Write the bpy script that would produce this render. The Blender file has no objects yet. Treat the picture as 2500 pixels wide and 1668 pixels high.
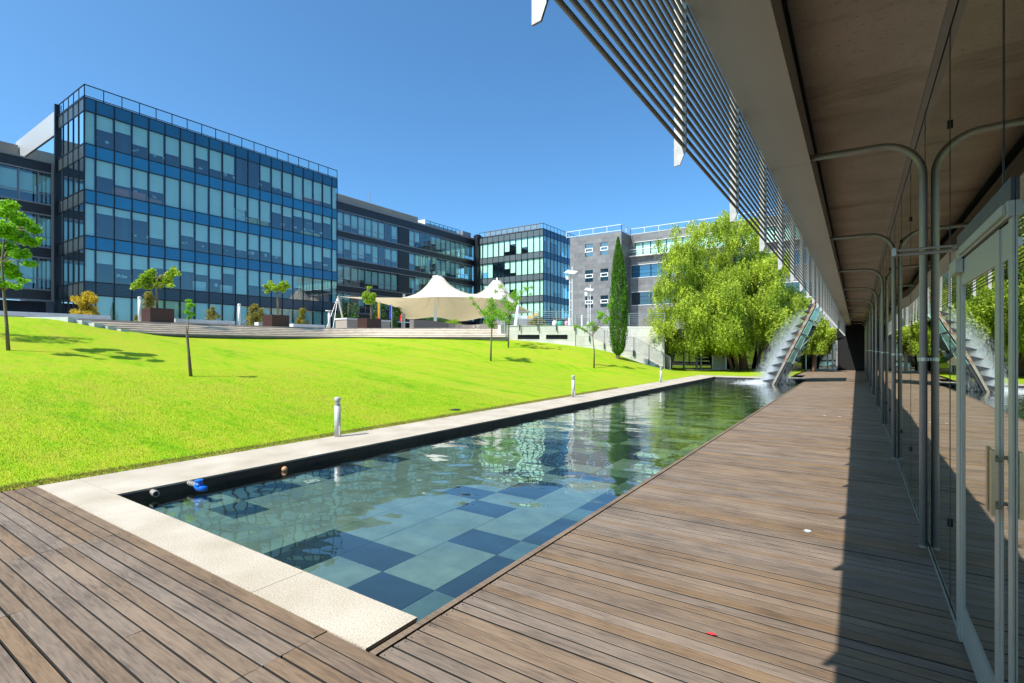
import bpy, bmesh, math, random
import numpy as np
from mathutils import Vector, Matrix
random.seed(7); rng = np.random.default_rng(7)
R = math.radians
S = bpy.context.scene
# ---------------------------------------------------------------- camera, sky, sun, exposure
FPX, YAW, HOR, EYE = 1244.6, R(34.09), 851.0, 1.65
cd = bpy.data.cameras.new("camera"); cam = bpy.data.objects.new("camera", cd); S.collection.objects.link(cam)
cd.sensor_width = 36.0; cd.lens = 36.0 * FPX / 2500.0; cd.shift_y = (HOR - 834.0) / 2500.0
cd.clip_start = 0.05; cd.clip_end = 3000
cam.location = (0, 0, EYE); cam.rotation_euler = (R(90), 0, YAW)
S.camera = cam
SUN = Vector((-0.24, -0.72, 1.0)).normalized()
W = bpy.data.worlds.new("World"); S.world = W; W.use_nodes = True
wn = W.node_tree.nodes; wl = W.node_tree.links
sky = wn.new('ShaderNodeTexSky'); sky.sky_type = 'NISHITA'; sky.sun_disc = False
sky.sun_elevation = math.asin(SUN.z); sky.sun_rotation = math.atan2(SUN.x, SUN.y) % (2 * math.pi)
sky.air_density = 0.8; sky.dust_density = 1.8; sky.ozone_density = 9.0; sky.altitude = 0
tintn = wn.new('ShaderNodeMix'); tintn.data_type = 'RGBA'; tintn.blend_type = 'MULTIPLY'; tintn.inputs['Factor'].default_value = 1
tintn.inputs['B'].default_value = (.80, 1.14, 1.12, 1)
wl.new(sky.outputs[0], tintn.inputs['A']); wl.new(tintn.outputs['Result'], wn['Background'].inputs[0]); wn['Background'].inputs[1].default_value = 0.15
sl = bpy.data.lights.new("sun", 'SUN'); sl.energy = 4.6; sl.angle = R(0.53); sl.color = (1.0, 0.955, 0.88)
so = bpy.data.objects.new("sun", sl); S.collection.objects.link(so)
so.rotation_euler = (-SUN).to_track_quat('-Z', 'Y').to_euler(); so.location = (-20, -40, 60)
S.view_settings.view_transform = 'Standard'; S.view_settings.look = 'None'
S.view_settings.exposure = 0.58; S.view_settings.gamma = 1.0
S.cycles.max_bounces = 8; S.cycles.transparent_max_bounces = 16; S.cycles.caustics_reflective = False; S.cycles.caustics_refractive = False
S.cycles.sample_clamp_indirect = 8.0
# ---------------------------------------------------------------- helpers
s_, c_ = math.sin(YAW), math.cos(YAW)
FW = Vector((-s_, c_, 0)); RT = Vector((c_, s_, 0))
def ray(x, y): return FW + RT * ((x - 1250) / FPX) + Vector((0, 0, (HOR - y) / FPX))
def PD(x, y, d): p = ray(x, y) * d; p.z += EYE; return p             # point at depth d
def PZ(x, d, z): p = ray(x, HOR) * d; p.z = z; return p               # column x, depth d, height z
def PX(x, y, X): r = ray(x, y); p = r * (X / r.x); p.z += EYE; return p
def lin(*c):
    return tuple((v / 12.92 if v <= .04045 else ((v + .055) / 1.055) ** 2.4) for v in [k / 255 for k in c])
class MB:
    def __init__(s): s.v = []; s.f = []; s.m = []; s.at = []; s.a = 0.0
    def add(s, vs, fs, mi=0):
        n = len(s.v); s.v += [tuple(p) for p in vs]; s.f += [tuple(n + i for i in f) for f in fs]
        s.m += [mi] * len(fs); s.at += [s.a] * len(fs); return s
    def box(s, x0, x1, y0, y1, z0, z1, mi=0):
        v = [(x, y, z) for z in (z0, z1) for y in (y0, y1) for x in (x0, x1)]
        return s.add(v, [(0, 2, 3, 1), (4, 5, 7, 6), (0, 1, 5, 4), (2, 6, 7, 3), (0, 4, 6, 2), (1, 3, 7, 5)], mi)
    def quad(s, a, b, c, d, mi=0): return s.add([a, b, c, d], [(0, 1, 2, 3)], mi)
    def tube(s, pts, r, n=8, mi=0, cap=True):
        pts = [Vector(p) for p in pts]; rs = r if isinstance(r, (list, tuple)) else [r] * len(pts)
        vs = []; fs = []; up = None
        for i, p in enumerate(pts):
            t = (pts[min(i + 1, len(pts) - 1)] - pts[max(i - 1, 0)]).normalized()
            if up is None: up = Vector((0, 0, 1)) if abs(t.z) < .9 else Vector((1, 0, 0))
            u = t.cross(up).normalized(); w = u.cross(t).normalized(); up = w
            for k in range(n):
                a = 2 * math.pi * k / n; vs.append(p + (u * math.cos(a) + w * math.sin(a)) * rs[i])
        for i in range(len(pts) - 1):
            for k in range(n):
                fs.append((i * n + k, i * n + (k + 1) % n, (i + 1) * n + (k + 1) % n, (i + 1) * n + k))
        if cap: fs += [tuple(range(n - 1, -1, -1)), tuple(range((len(pts) - 1) * n, len(pts) * n))]
        return s.add(vs, fs, mi)
    def beam(s, a, b, w, h, mi=0, up=(0, 0, 1)):
        a = Vector(a); b = Vector(b); t = (b - a).normalized(); u = t.cross(Vector(up))
        if u.length < .01: u = t.cross(Vector((1, 0, 0)))
        u.normalize(); k = u.cross(t).normalized(); u = u * w / 2; k = k * h / 2
        v = [p + i * u + j * k for p in (a, b) for i, j in ((-1, -1), (1, -1), (1, 1), (-1, 1))]
        return s.add(v, [(0, 1, 2, 3), (7, 6, 5, 4), (0, 4, 5, 1), (1, 5, 6, 2), (2, 6, 7, 3), (3, 7, 4, 0)], mi)
    def prism(s, poly, z0, z1, mi=0):
        n = len(poly); v = [(p[0], p[1], z0) for p in poly] + [(p[0], p[1], z1) for p in poly]
        return s.add(v, [tuple(range(n - 1, -1, -1)), tuple(range(n, 2 * n))] + [(i, (i + 1) % n, n + (i + 1) % n, n + i) for i in range(n)], mi)
    def build(s, name, mats, parent=None, smooth=False, loc=None):
        me = bpy.data.meshes.new(name)
        off = Vector((0, 0, 0))
        if loc is not None: off = Vector(loc)
        elif parent is not None and s.world:
            q = parent
            while q is not None: off += q.location; q = q.parent
        me.from_pydata([tuple(Vector(p) - off) for p in s.v], [], s.f)
        if not isinstance(mats, (list, tuple)): mats = [mats]
        for m in mats: me.materials.append(m)
        if len(mats) > 1: me.polygons.foreach_set('material_index', s.m)
        if any(s.at):
            a = me.attributes.new('rnd', 'FLOAT', 'FACE'); a.data.foreach_set('value', s.at)
        me.update()
        bm = bmesh.new(); bm.from_mesh(me); bmesh.ops.recalc_face_normals(bm, faces=bm.faces); bm.to_mesh(me); bm.free()
        if smooth:
            for p in me.polygons: p.use_smooth = True
        o = bpy.data.objects.new(name, me); S.collection.objects.link(o)
        if loc is not None: o.location = loc
        if parent is not None: o.parent = parent
        return o
    world = True            # coordinates given in world space (else local to the parent)
class LB(MB): world = False
def tag(o, label=None, cat=None, group=None, kind=None):
    if label: o['label'] = label
    if cat: o['category'] = cat
    if group: o['group'] = group
    if kind: o['kind'] = kind
    return o
def thing(name, label, cat, loc=(0, 0, 0), rz=0, group=None):
    o = bpy.data.objects.new(name, None); S.collection.objects.link(o); o.location = loc; o.rotation_euler = (0, 0, rz)
    o.empty_display_size = .3
    return tag(o, label, cat, group)
def dup(root, loc=None, rz=None, label=None):
    def cp(o, par):
        c = o.copy(); S.collection.objects.link(c)
        if par is not None: c.parent = par
        for ch in list(o.children): cp(ch, c)
        return c
    r = cp(root, None)
    if loc is not None: r.location = loc
    if rz is not None: r.rotation_euler = (0, 0, rz)
    if label: r['label'] = label
    return r
# ---------------------------------------------------------------- materials
def newmat(name):
    m = bpy.data.materials.new(name); m.use_nodes = True; nt = m.node_tree
    return m, nt, nt.nodes, nt.links, nt.nodes['Principled BSDF']
def M(name, col, rough=.6, metal=0., var=0., scale=6., bump=0., bscale=None, spec=.5, stretch=(1, 1, 1), col2=None, detail=6):
    m, nt, n, l, b = newmat(name)
    b.inputs['Base Color'].default_value = (*col, 1); b.inputs['Roughness'].default_value = rough
    b.inputs['Metallic'].default_value = metal; b.inputs['Specular IOR Level'].default_value = spec
    if var or bump or col2:
        tc = n.new('ShaderNodeTexCoord'); mp = n.new('ShaderNodeMapping'); mp.inputs['Scale'].default_value = stretch
        l.new(tc.outputs['Object'], mp.inputs[0])
        no = n.new('ShaderNodeTexNoise'); no.inputs['Scale'].default_value = scale; no.inputs['Detail'].default_value = detail; no.inputs['Roughness'].default_value = .65
        l.new(mp.outputs[0], no.inputs['Vector'])
        if var or col2:
            cr = n.new('ShaderNodeValToRGB'); cr.color_ramp.elements[0].position = .3; cr.color_ramp.elements[1].position = .7
            c2 = col2 if col2 else tuple(min(1, v * (1 + var)) for v in col)
            c1 = tuple(v * (1 - var) for v in col)
            cr.color_ramp.elements[0].color = (*c1, 1); cr.color_ramp.elements[1].color = (*c2, 1)
            l.new(no.outputs['Fac'], cr.inputs[0]); l.new(cr.outputs[0], b.inputs['Base Color'])
        if bump:
            bp = n.new('ShaderNodeBump'); bp.inputs['Strength'].default_value = bump; bp.inputs['Distance'].default_value = .02
            if bscale:
                n2 = n.new('ShaderNodeTexNoise'); n2.inputs['Scale'].default_value = bscale; n2.inputs['Detail'].default_value = 8
                l.new(mp.outputs[0], n2.inputs['Vector']); l.new(n2.outputs['Fac'], bp.inputs['Height'])
            else: l.new(no.outputs['Fac'], bp.inputs['Height'])
            l.new(bp.outputs[0], b.inputs['Normal'])
    return m
def mathn(n, l, op, a, b=None, c=None):
    q = n.new('ShaderNodeMath'); q.operation = op
    for i, v in enumerate((a, b, c)):
        if v is None: continue
        if isinstance(v, (int, float)): q.inputs[i].default_value = v
        else: l.new(v, q.inputs[i])
    return q.outputs[0]
def glassmat(name, tint, refl, base=.08, power=1.0, rough=.0, through=1.0, body=(.01, .012, .015), wob=0.0):
    """architectural glass: tinted see-through pane with a clear reflection"""
    m, nt, n, l, b = newmat(name); n.remove(b); out = n['Material Output']
    tr = n.new('ShaderNodeBsdfTransparent'); tr.inputs[0].default_value = (*tint, 1)
    gl = n.new('ShaderNodeBsdfGlossy'); gl.inputs['Color'].default_value = (*refl, 1); gl.inputs['Roughness'].default_value = rough
    geo = n.new('ShaderNodeNewGeometry'); dt = n.new('ShaderNodeVectorMath'); dt.operation = 'DOT_PRODUCT'
    l.new(geo.outputs['Normal'], dt.inputs[0]); l.new(geo.outputs['Incoming'], dt.inputs[1])
    fr = mathn(n, l, 'ADD', mathn(n, l, 'MULTIPLY', mathn(n, l, 'POWER', mathn(n, l, 'SUBTRACT', 1., mathn(n, l, 'ABSOLUTE', dt.outputs['Value'])), 4.), .93), .06)
    f = mathn(n, l, 'ADD', mathn(n, l, 'MULTIPLY', fr, power), base)
    f = mathn(n, l, 'MINIMUM', f, 1.0)
    if wob:
        tc = n.new('ShaderNodeTexCoord'); no = n.new('ShaderNodeTexNoise'); no.inputs['Scale'].default_value = .35; no.inputs['Detail'].default_value = 1
        l.new(tc.outputs['Object'], no.inputs['Vector']); bp = n.new('ShaderNodeBump'); bp.inputs['Strength'].default_value = wob; bp.inputs['Distance'].default_value = .1
        l.new(no.outputs['Fac'], bp.inputs['Height']); l.new(bp.outputs[0], gl.inputs['Normal'])
    mx = n.new('ShaderNodeMixShader'); l.new(f, mx.inputs[0]); l.new(gl.outputs[0], mx.inputs[2])
    if through < 1:
        df = n.new('ShaderNodeBsdfDiffuse'); df.inputs[0].default_value = (*body, 1)
        m2 = n.new('ShaderNodeMixShader'); m2.inputs[0].default_value = through
        l.new(df.outputs[0], m2.inputs[1]); l.new(tr.outputs[0], m2.inputs[2]); l.new(m2.outputs[0], mx.inputs[1])
    else: l.new(tr.outputs[0], mx.inputs[1])
    l.new(mx.outputs[0], out.inputs[0]); return m
def foliage(name, c1, c2, trans=.45, scale=.9):
    m, nt, n, l, b = newmat(name)
    tc = n.new('ShaderNodeTexCoord'); no = n.new('ShaderNodeTexNoise'); no.inputs['Scale'].default_value = scale; no.inputs['Detail'].default_value = 5
    l.new(tc.outputs['Object'], no.inputs['Vector'])
    at = n.new('ShaderNodeAttribute'); at.attribute_name = 'rnd';
    f = mathn(n, l, 'ADD', mathn(n, l, 'MULTIPLY', no.outputs['Fac'], .9), mathn(n, l, 'MULTIPLY', at.outputs['Fac'], .5))
    cr = n.new('ShaderNodeValToRGB'); cr.color_ramp.elements[0].position = .35; cr.color_ramp.elements[1].position = .95
    cr.color_ramp.elements[0].color = (*c1, 1); cr.color_ramp.elements[1].color = (*c2, 1); l.new(f, cr.inputs[0])
    l.new(cr.outputs[0], b.inputs['Base Color']); b.inputs['Roughness'].default_value = .5; b.inputs['Specular IOR Level'].default_value = .35
    t = n.new('ShaderNodeBsdfTranslucent'); l.new(cr.outputs[0], t.inputs[0])
    mx = n.new('ShaderNodeMixShader'); mx.inputs[0].default_value = trans
    l.new(b.outputs[0], mx.inputs[1]); l.new(t.outputs[0], mx.inputs[2]); l.new(mx.outputs[0], n['Material Output'].inputs[0])
    return m
def wood_mat():
    m, nt, n, l, b = newmat('deck_wood')
    at = n.new('ShaderNodeAttribute'); at.attribute_name = 'rnd'
    tc = n.new('ShaderNodeTexCoord'); add = n.new('ShaderNodeVectorMath'); add.operation = 'ADD'
    cx = n.new('ShaderNodeCombineXYZ'); l.new(mathn(n, l, 'MULTIPLY', at.outputs['Fac'], 37.), cx.inputs[0]); l.new(mathn(n, l, 'MULTIPLY', at.outputs['Fac'], 13.), cx.inputs[2])
    l.new(tc.outputs['Object'], add.inputs[0]); l.new(cx.outputs[0], add.inputs[1])
    mp = n.new('ShaderNodeMapping'); mp.inputs['Scale'].default_value = (6., 60, 10); l.new(add.outputs[0], mp.inputs[0])
    g = n.new('ShaderNodeTexNoise'); g.inputs['Scale'].default_value = 1.; g.inputs['Detail'].default_value = 8; g.inputs['Distortion'].default_value = .6; l.new(mp.outputs[0], g.inputs['Vector'])
    big = n.new('ShaderNodeTexNoise'); big.inputs['Scale'].default_value = 2.2; big.inputs['Detail'].default_value = 4
    mp2 = n.new('ShaderNodeMapping'); mp2.inputs['Scale'].default_value = (.8, 1.5, 1); l.new(tc.outputs['Object'], mp2.inputs[0]); l.new(mp2.outputs[0], big.inputs['Vector'])
    f = mathn(n, l, 'ADD', mathn(n, l, 'MULTIPLY', g.outputs['Fac'], .55), mathn(n, l, 'MULTIPLY', big.outputs['Fac'], .45))
    cr = n.new('ShaderNodeValToRGB'); e = cr.color_ramp.elements
    e[0].position = .32; e[0].color = (.100, .068, .045, 1); e[1].position = .76; e[1].color = (.285, .198, .126, 1)
    k = e.new(.5); k.color = (.197, .134, .086, 1); l.new(f, cr.inputs[0])
    # board to board: value and a drift from grey to warm brown
    hs = n.new('ShaderNodeHueSaturation'); l.new(cr.outputs[0], hs.inputs['Color'])
    l.new(mathn(n, l, 'ADD', mathn(n, l, 'MULTIPLY', at.outputs['Fac'], .20), .90), hs.inputs['Value'])
    wn2 = n.new('ShaderNodeTexWhiteNoise'); wn2.noise_dimensions = '1D'; l.new(at.outputs['Fac'], wn2.inputs['W'])
    l.new(mathn(n, l, 'ADD', mathn(n, l, 'MULTIPLY', wn2.outputs['Value'], .4), .75), hs.inputs['Saturation'])
    # pale scuffs
    sc = n.new('ShaderNodeTexNoise'); sc.inputs['Scale'].default_value = 14.; sc.inputs['Detail'].default_value = 10; sc.inputs['Roughness'].default_value = .75; l.new(tc.outputs['Object'], sc.inputs['Vector'])
    r2 = n.new('ShaderNodeValToRGB'); r2.color_ramp.elements[0].position = .66; r2.color_ramp.elements[1].position = .8; l.new(sc.outputs['Fac'], r2.inputs[0])
    mx = n.new('ShaderNodeMix'); mx.data_type = 'RGBA'; mx.inputs['B'].default_value = (.42, .36, .30, 1)
    l.new(mathn(n, l, 'MULTIPLY', r2.outputs[0], .6), mx.inputs['Factor']); l.new(hs.outputs[0], mx.inputs['A']); l.new(mx.outputs['Result'], b.inputs['Base Color'])
    b.inputs['Roughness'].default_value = .62; b.inputs['Specular IOR Level'].default_value = .35
    bp = n.new('ShaderNodeBump'); bp.inputs['Strength'].default_value = .35; bp.inputs['Distance'].default_value = .004; l.new(g.outputs['Fac'], bp.inputs['Height']); l.new(bp.outputs[0], b.inputs['Normal'])
    return m
def granite_mat():
    m, nt, n, l, b = newmat('granite')
    tc = n.new('ShaderNodeTexCoord')
    sp = n.new('ShaderNodeTexNoise'); sp.inputs['Scale'].default_value = 105.; sp.inputs['Detail'].default_value = 5; sp.inputs['Roughness'].default_value = .75; l.new(tc.outputs['Object'], sp.inputs['Vector'])
    bg = n.new('ShaderNodeTexNoise'); bg.inputs['Scale'].default_value = 1.7; bg.inputs['Detail'].default_value = 7; l.new(tc.outputs['Object'], bg.inputs['Vector'])
    cr = n.new('ShaderNodeValToRGB'); e = cr.color_ramp.elements
    e[0].position = .36; e[0].color = (.25, .215, .17, 1); e[1].position = .52; e[1].color = (.62, .555, .46, 1); l.new(sp.outputs['Fac'], cr.inputs[0])
    c2 = n.new('ShaderNodeValToRGB'); c2.color_ramp.elements[0].position = .3; c2.color_ramp.elements[1].position = .75
    c2.color_ramp.elements[0].color = (.74, .68, .60, 1); c2.color_ramp.elements[1].color = (1.0, .97, .93, 1); l.new(bg.outputs['Fac'], c2.inputs[0])
    mx = n.new('ShaderNodeMix'); mx.data_type = 'RGBA'; mx.blend_type = 'MULTIPLY'; mx.inputs['Factor'].default_value = 1
    l.new(cr.outputs[0], mx.inputs['A']); l.new(c2.outputs[0], mx.inputs['B']); l.new(mx.outputs['Result'], b.inputs['Base Color'])
    b.inputs['Roughness'].default_value = .7
    bp = n.new('ShaderNodeBump'); bp.inputs['Strength'].default_value = .25; bp.inputs['Distance'].default_value = .003; l.new(sp.outputs['Fac'], bp.inputs['Height']); l.new(bp.outputs[0], b.inputs['Normal'])
    return m
def grass_mat():
    m, nt, n, l, b = newmat('lawn_grass')
    tc = n.new('ShaderNodeTexCoord')
    def noise(sc, det, st=(1, 1, 1), dist=0):
        mp = n.new('ShaderNodeMapping'); mp.inputs['Scale'].default_value = st; mp.inputs['Rotation'].default_value = (0, 0, R(34)); l.new(tc.outputs['Object'], mp.inputs[0])
        q = n.new('ShaderNodeTexNoise'); q.inputs['Scale'].default_value = sc; q.inputs['Detail'].default_value = det; q.inputs['Distortion'].default_value = dist
        l.new(mp.outputs[0], q.inputs['Vector']); return q.outputs['Fac']
    fine = noise(55., 6); mid = noise(3.5, 5, (.45, 1.3, 1)); big = noise(.45, 5, (.35, 1.5, 1), .5)
    f = mathn(n, l, 'ADD', mathn(n, l, 'MULTIPLY', mid, .6), mathn(n, l, 'MULTIPLY', big, .62))
    f = mathn(n, l, 'ADD', f, mathn(n, l, 'MULTIPLY', fine, .35))
    cr = n.new('ShaderNodeValToRGB'); e = cr.color_ramp.elements
    e[0].position = .55; e[0].color = (.16, .36, .006, 1); e[1].position = .95; e[1].color = (.45, .47, .035, 1)
    k = e.new(.68); k.color = (.27, .47, .008, 1); k = e.new(.80); k.color = (.38, .50, .018, 1); l.new(f, cr.inputs[0])
    c2 = n.new('ShaderNodeValToRGB'); c2.color_ramp.elements[0].position = .32; c2.color_ramp.elements[1].position = .7
    c2.color_ramp.elements[0].color = (.52, .55, .45, 1); c2.color_ramp.elements[1].color = (1.15, 1.15, 1.1, 1); l.new(fine, c2.inputs[0])
    mx = n.new('ShaderNodeMix'); mx.data_type = 'RGBA'; mx.blend_type = 'MULTIPLY'; mx.inputs['Factor'].default_value = 1
    l.new(cr.outputs[0], mx.inputs['A']); l.new(c2.outputs[0], mx.inputs['B']); l.new(mx.outputs['Result'], b.inputs['Base Color'])
    wp_ = noise(1.1, 8, (.6, 1.2, 1), .8); r3 = n.new('ShaderNodeValToRGB'); r3.color_ramp.elements[0].position = .50; r3.color_ramp.elements[1].position = .72; l.new(wp_, r3.inputs[0])
    m3 = n.new('ShaderNodeMix'); m3.data_type = 'RGBA'; m3.inputs['B'].default_value = (.36, .35, .035, 1); l.new(mathn(n, l, 'MULTIPLY', r3.outputs[0], .6), m3.inputs['Factor']); l.new(mx.outputs['Result'], m3.inputs['A']); l.new(m3.outputs['Result'], b.inputs['Base Color'])
    b.inputs['Roughness'].default_value = .85; b.inputs['Specular IOR Level'].default_value = .1
    bp = n.new('ShaderNodeBump'); bp.inputs['Strength'].default_value = .9; bp.inputs['Distance'].default_value = .03; l.new(fine, bp.inputs['Height']); l.new(bp.outputs[0], b.inputs['Normal'])
    return m
def water_mat():
    m, nt, n, l, b = newmat('pool_water'); n.remove(b)
    geo = n.new('ShaderNodeNewGeometry'); sx = n.new('ShaderNodeSeparateXYZ'); l.new(geo.outputs['Position'], sx.inputs[0])
    def noise(sc, det, st):
        mp = n.new('ShaderNodeMapping'); mp.inputs['Scale'].default_value = st; l.new(geo.outputs['Position'], mp.inputs[0])
        q = n.new('ShaderNodeTexNoise'); q.inputs['Scale'].default_value = sc; q.inputs['Detail'].default_value = det; q.inputs['Roughness'].default_value = .45
        l.new(mp.outputs[0], q.inputs['Vector']); return q.outputs['Fac']
    a = noise(1.5, 1.5, (.8, 1, 1)); c = noise(4.2, 2.5, (.6, 1.3, 1))
    # waves travel from the falling water: small at the calm near end, livelier beyond
    t = n.new('ShaderNodeMapRange'); t.inputs['From Min'].default_value = 3.; t.inputs['From Max'].default_value = 22.; l.new(sx.outputs[1], t.inputs['Value'])
    hgt = mathn(n, l, 'ADD', mathn(n, l, 'MULTIPLY', a, .034), mathn(n, l, 'MULTIPLY', mathn(n, l, 'MULTIPLY', c, mathn(n, l, 'ADD', t.outputs[0], .08)), .018))
    bp = n.new('ShaderNodeBump'); bp.inputs['Strength'].default_value = 1.; bp.inputs['Distance'].default_value = .55; l.new(hgt, bp.inputs['Height'])
    tr = n.new('ShaderNodeBsdfTransparent'); tr.inputs[0].default_value = (.77, .88, .82, 1)
    gl = n.new('ShaderNodeBsdfGlossy'); gl.inputs['Roughness'].default_value = .0; gl.inputs['Color'].default_value = (1, 1, 1, 1); l.new(bp.outputs[0], gl.inputs['Normal'])
    fr = n.new('ShaderNodeFresnel'); fr.inputs[0].default_value = 1.36; l.new(bp.outputs[0], fr.inputs['Normal'])
    f = mathn(n, l, 'MINIMUM', mathn(n, l, 'ADD', mathn(n, l, 'MULTIPLY', fr.outputs[0], 1.25), .095), 1.)
    mx = n.new('ShaderNodeMixShader'); l.new(f, mx.inputs[0]); l.new(tr.outputs[0], mx.inputs[1]); l.new(gl.outputs[0], mx.inputs[2])
    l.new(mx.outputs[0], n['Material Output'].inputs[0]); return m
def slat_mat(name, c1, c2, per=.07, rough=.4, spec=.5, axis=2):
    """panel of fine horizontal louvre lines"""
    m, nt, n, l, b = newmat(name); tc = n.new('ShaderNodeTexCoord'); sx = n.new('ShaderNodeSeparateXYZ'); l.new(tc.outputs['Object'], sx.inputs[0])
    f = mathn(n, l, 'FRACT', mathn(n, l, 'MULTIPLY', sx.outputs[axis], 1 / per)); f = mathn(n, l, 'GREATER_THAN', f, .55)
    no = n.new('ShaderNodeTexNoise'); no.inputs['Scale'].default_value = .5; l.new(tc.outputs['Object'], no.inputs['Vector'])
    mx = n.new('ShaderNodeMix'); mx.data_type = 'RGBA'; mx.inputs['A'].default_value = (*c1, 1); mx.inputs['B'].default_value = (*c2, 1); l.new(f, mx.inputs['Factor'])
    hs = n.new('ShaderNodeHueSaturation'); l.new(mx.outputs['Result'], hs.inputs['Color']); l.new(mathn(n, l, 'ADD', mathn(n, l, 'MULTIPLY', no.outputs['Fac'], .4), .8), hs.inputs['Value'])
    l.new(hs.outputs[0], b.inputs['Base Color']); b.inputs['Roughness'].default_value = rough; b.inputs['Specular IOR Level'].default_value = spec
    return m
def tile_mat(name, col, w, h, grout=.55, gap=.012, ax=0, var=.25, rough=.6):
    """stone cladding with fine joints (running bond)"""
    m, nt, n, l, b = newmat(name); tc = n.new('ShaderNodeTexCoord'); sx = n.new('ShaderNodeSeparateXYZ'); l.new(tc.outputs['Object'], sx.inputs[0])
    cx = n.new('ShaderNodeCombineXYZ'); l.new(sx.outputs[ax], cx.inputs[0]); l.new(sx.outputs[2], cx.inputs[1])
    bk = n.new('ShaderNodeTexBrick'); bk.inputs['Scale'].default_value = 1; bk.inputs['Brick Width'].default_value = w; bk.inputs['Row Height'].default_value = h
    bk.inputs['Mortar Size'].default_value = gap; bk.inputs['Mortar Smooth'].default_value = .1; bk.inputs['Bias'].default_value = 0
    bk.inputs['Color1'].default_value = (*[v * (1 - var) for v in col], 1); bk.inputs['Color2'].default_value = (*[min(1, v * (1 + var)) for v in col], 1)
    bk.inputs['Mortar'].default_value = (*[v * grout for v in col], 1); l.new(cx.outputs[0], bk.inputs['Vector'])
    no = n.new('ShaderNodeTexNoise'); no.inputs['Scale'].default_value = 1.1; no.inputs['Detail'].default_value = 9; no.inputs['Roughness'].default_value = .7; l.new(tc.outputs['Object'], no.inputs['Vector'])
    hs = n.new('ShaderNodeHueSaturation'); l.new(bk.outputs['Color'], hs.inputs['Color']); l.new(mathn(n, l, 'ADD', mathn(n, l, 'MULTIPLY', no.outputs['Fac'], .9), .55), hs.inputs['Value'])
    l.new(hs.outputs[0], b.inputs['Base Color']); b.inputs['Roughness'].default_value = rough
    return m
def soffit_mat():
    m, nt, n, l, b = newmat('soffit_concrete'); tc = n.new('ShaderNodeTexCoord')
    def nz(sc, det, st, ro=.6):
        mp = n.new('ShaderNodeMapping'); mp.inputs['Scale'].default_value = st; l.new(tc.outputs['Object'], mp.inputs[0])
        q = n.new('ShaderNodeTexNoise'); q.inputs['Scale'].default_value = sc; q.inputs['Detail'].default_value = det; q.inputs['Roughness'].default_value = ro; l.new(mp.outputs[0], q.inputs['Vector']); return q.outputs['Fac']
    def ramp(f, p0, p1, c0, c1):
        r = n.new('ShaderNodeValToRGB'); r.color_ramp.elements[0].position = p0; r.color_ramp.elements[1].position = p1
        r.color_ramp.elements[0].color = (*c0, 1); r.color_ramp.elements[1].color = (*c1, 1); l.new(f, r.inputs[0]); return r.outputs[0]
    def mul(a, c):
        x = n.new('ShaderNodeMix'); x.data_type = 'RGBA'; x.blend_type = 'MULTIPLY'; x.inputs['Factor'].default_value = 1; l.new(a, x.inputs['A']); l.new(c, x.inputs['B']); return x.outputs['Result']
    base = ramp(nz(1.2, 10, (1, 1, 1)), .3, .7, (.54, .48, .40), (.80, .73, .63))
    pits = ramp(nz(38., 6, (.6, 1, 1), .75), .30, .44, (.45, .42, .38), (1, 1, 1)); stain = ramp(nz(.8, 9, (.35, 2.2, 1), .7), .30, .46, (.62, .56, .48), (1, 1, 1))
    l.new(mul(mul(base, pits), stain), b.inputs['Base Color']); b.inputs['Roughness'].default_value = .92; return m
def fabric_mat():
    m, nt, n, l, b = newmat('tent_membrane'); b.inputs['Base Color'].default_value = (.80, .76, .67, 1); b.inputs['Roughness'].default_value = .7
    t = n.new('ShaderNodeBsdfTranslucent'); t.inputs[0].default_value = (.78, .62, .32, 1)
    mx = n.new('ShaderNodeMixShader'); mx.inputs[0].default_value = .30; l.new(b.outputs[0], mx.inputs[1]); l.new(t.outputs[0], mx.inputs[2]); l.new(mx.outputs[0], n['Material Output'].inputs[0])
    return m
def spray_mat():
    m, nt, n, l, b = newmat('spray'); b.inputs['Base Color'].default_value = (.93, .96, 1, 1); b.inputs['Roughness'].default_value = .4
    t = n.new('ShaderNodeBsdfTransparent'); tl = n.new('ShaderNodeBsdfTranslucent'); tl.inputs[0].default_value = (.93, .96, 1, 1)
    m1 = n.new('ShaderNodeMixShader'); m1.inputs[0].default_value = .5; l.new(b.outputs[0], m1.inputs[1]); l.new(tl.outputs[0], m1.inputs[2])
    m2 = n.new('ShaderNodeMixShader'); m2.inputs[0].default_value = .5; l.new(t.outputs[0], m2.inputs[1]); l.new(m1.outputs[0], m2.inputs[2]); l.new(m2.outputs[0], n['Material Output'].inputs[0])
    return m
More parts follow.
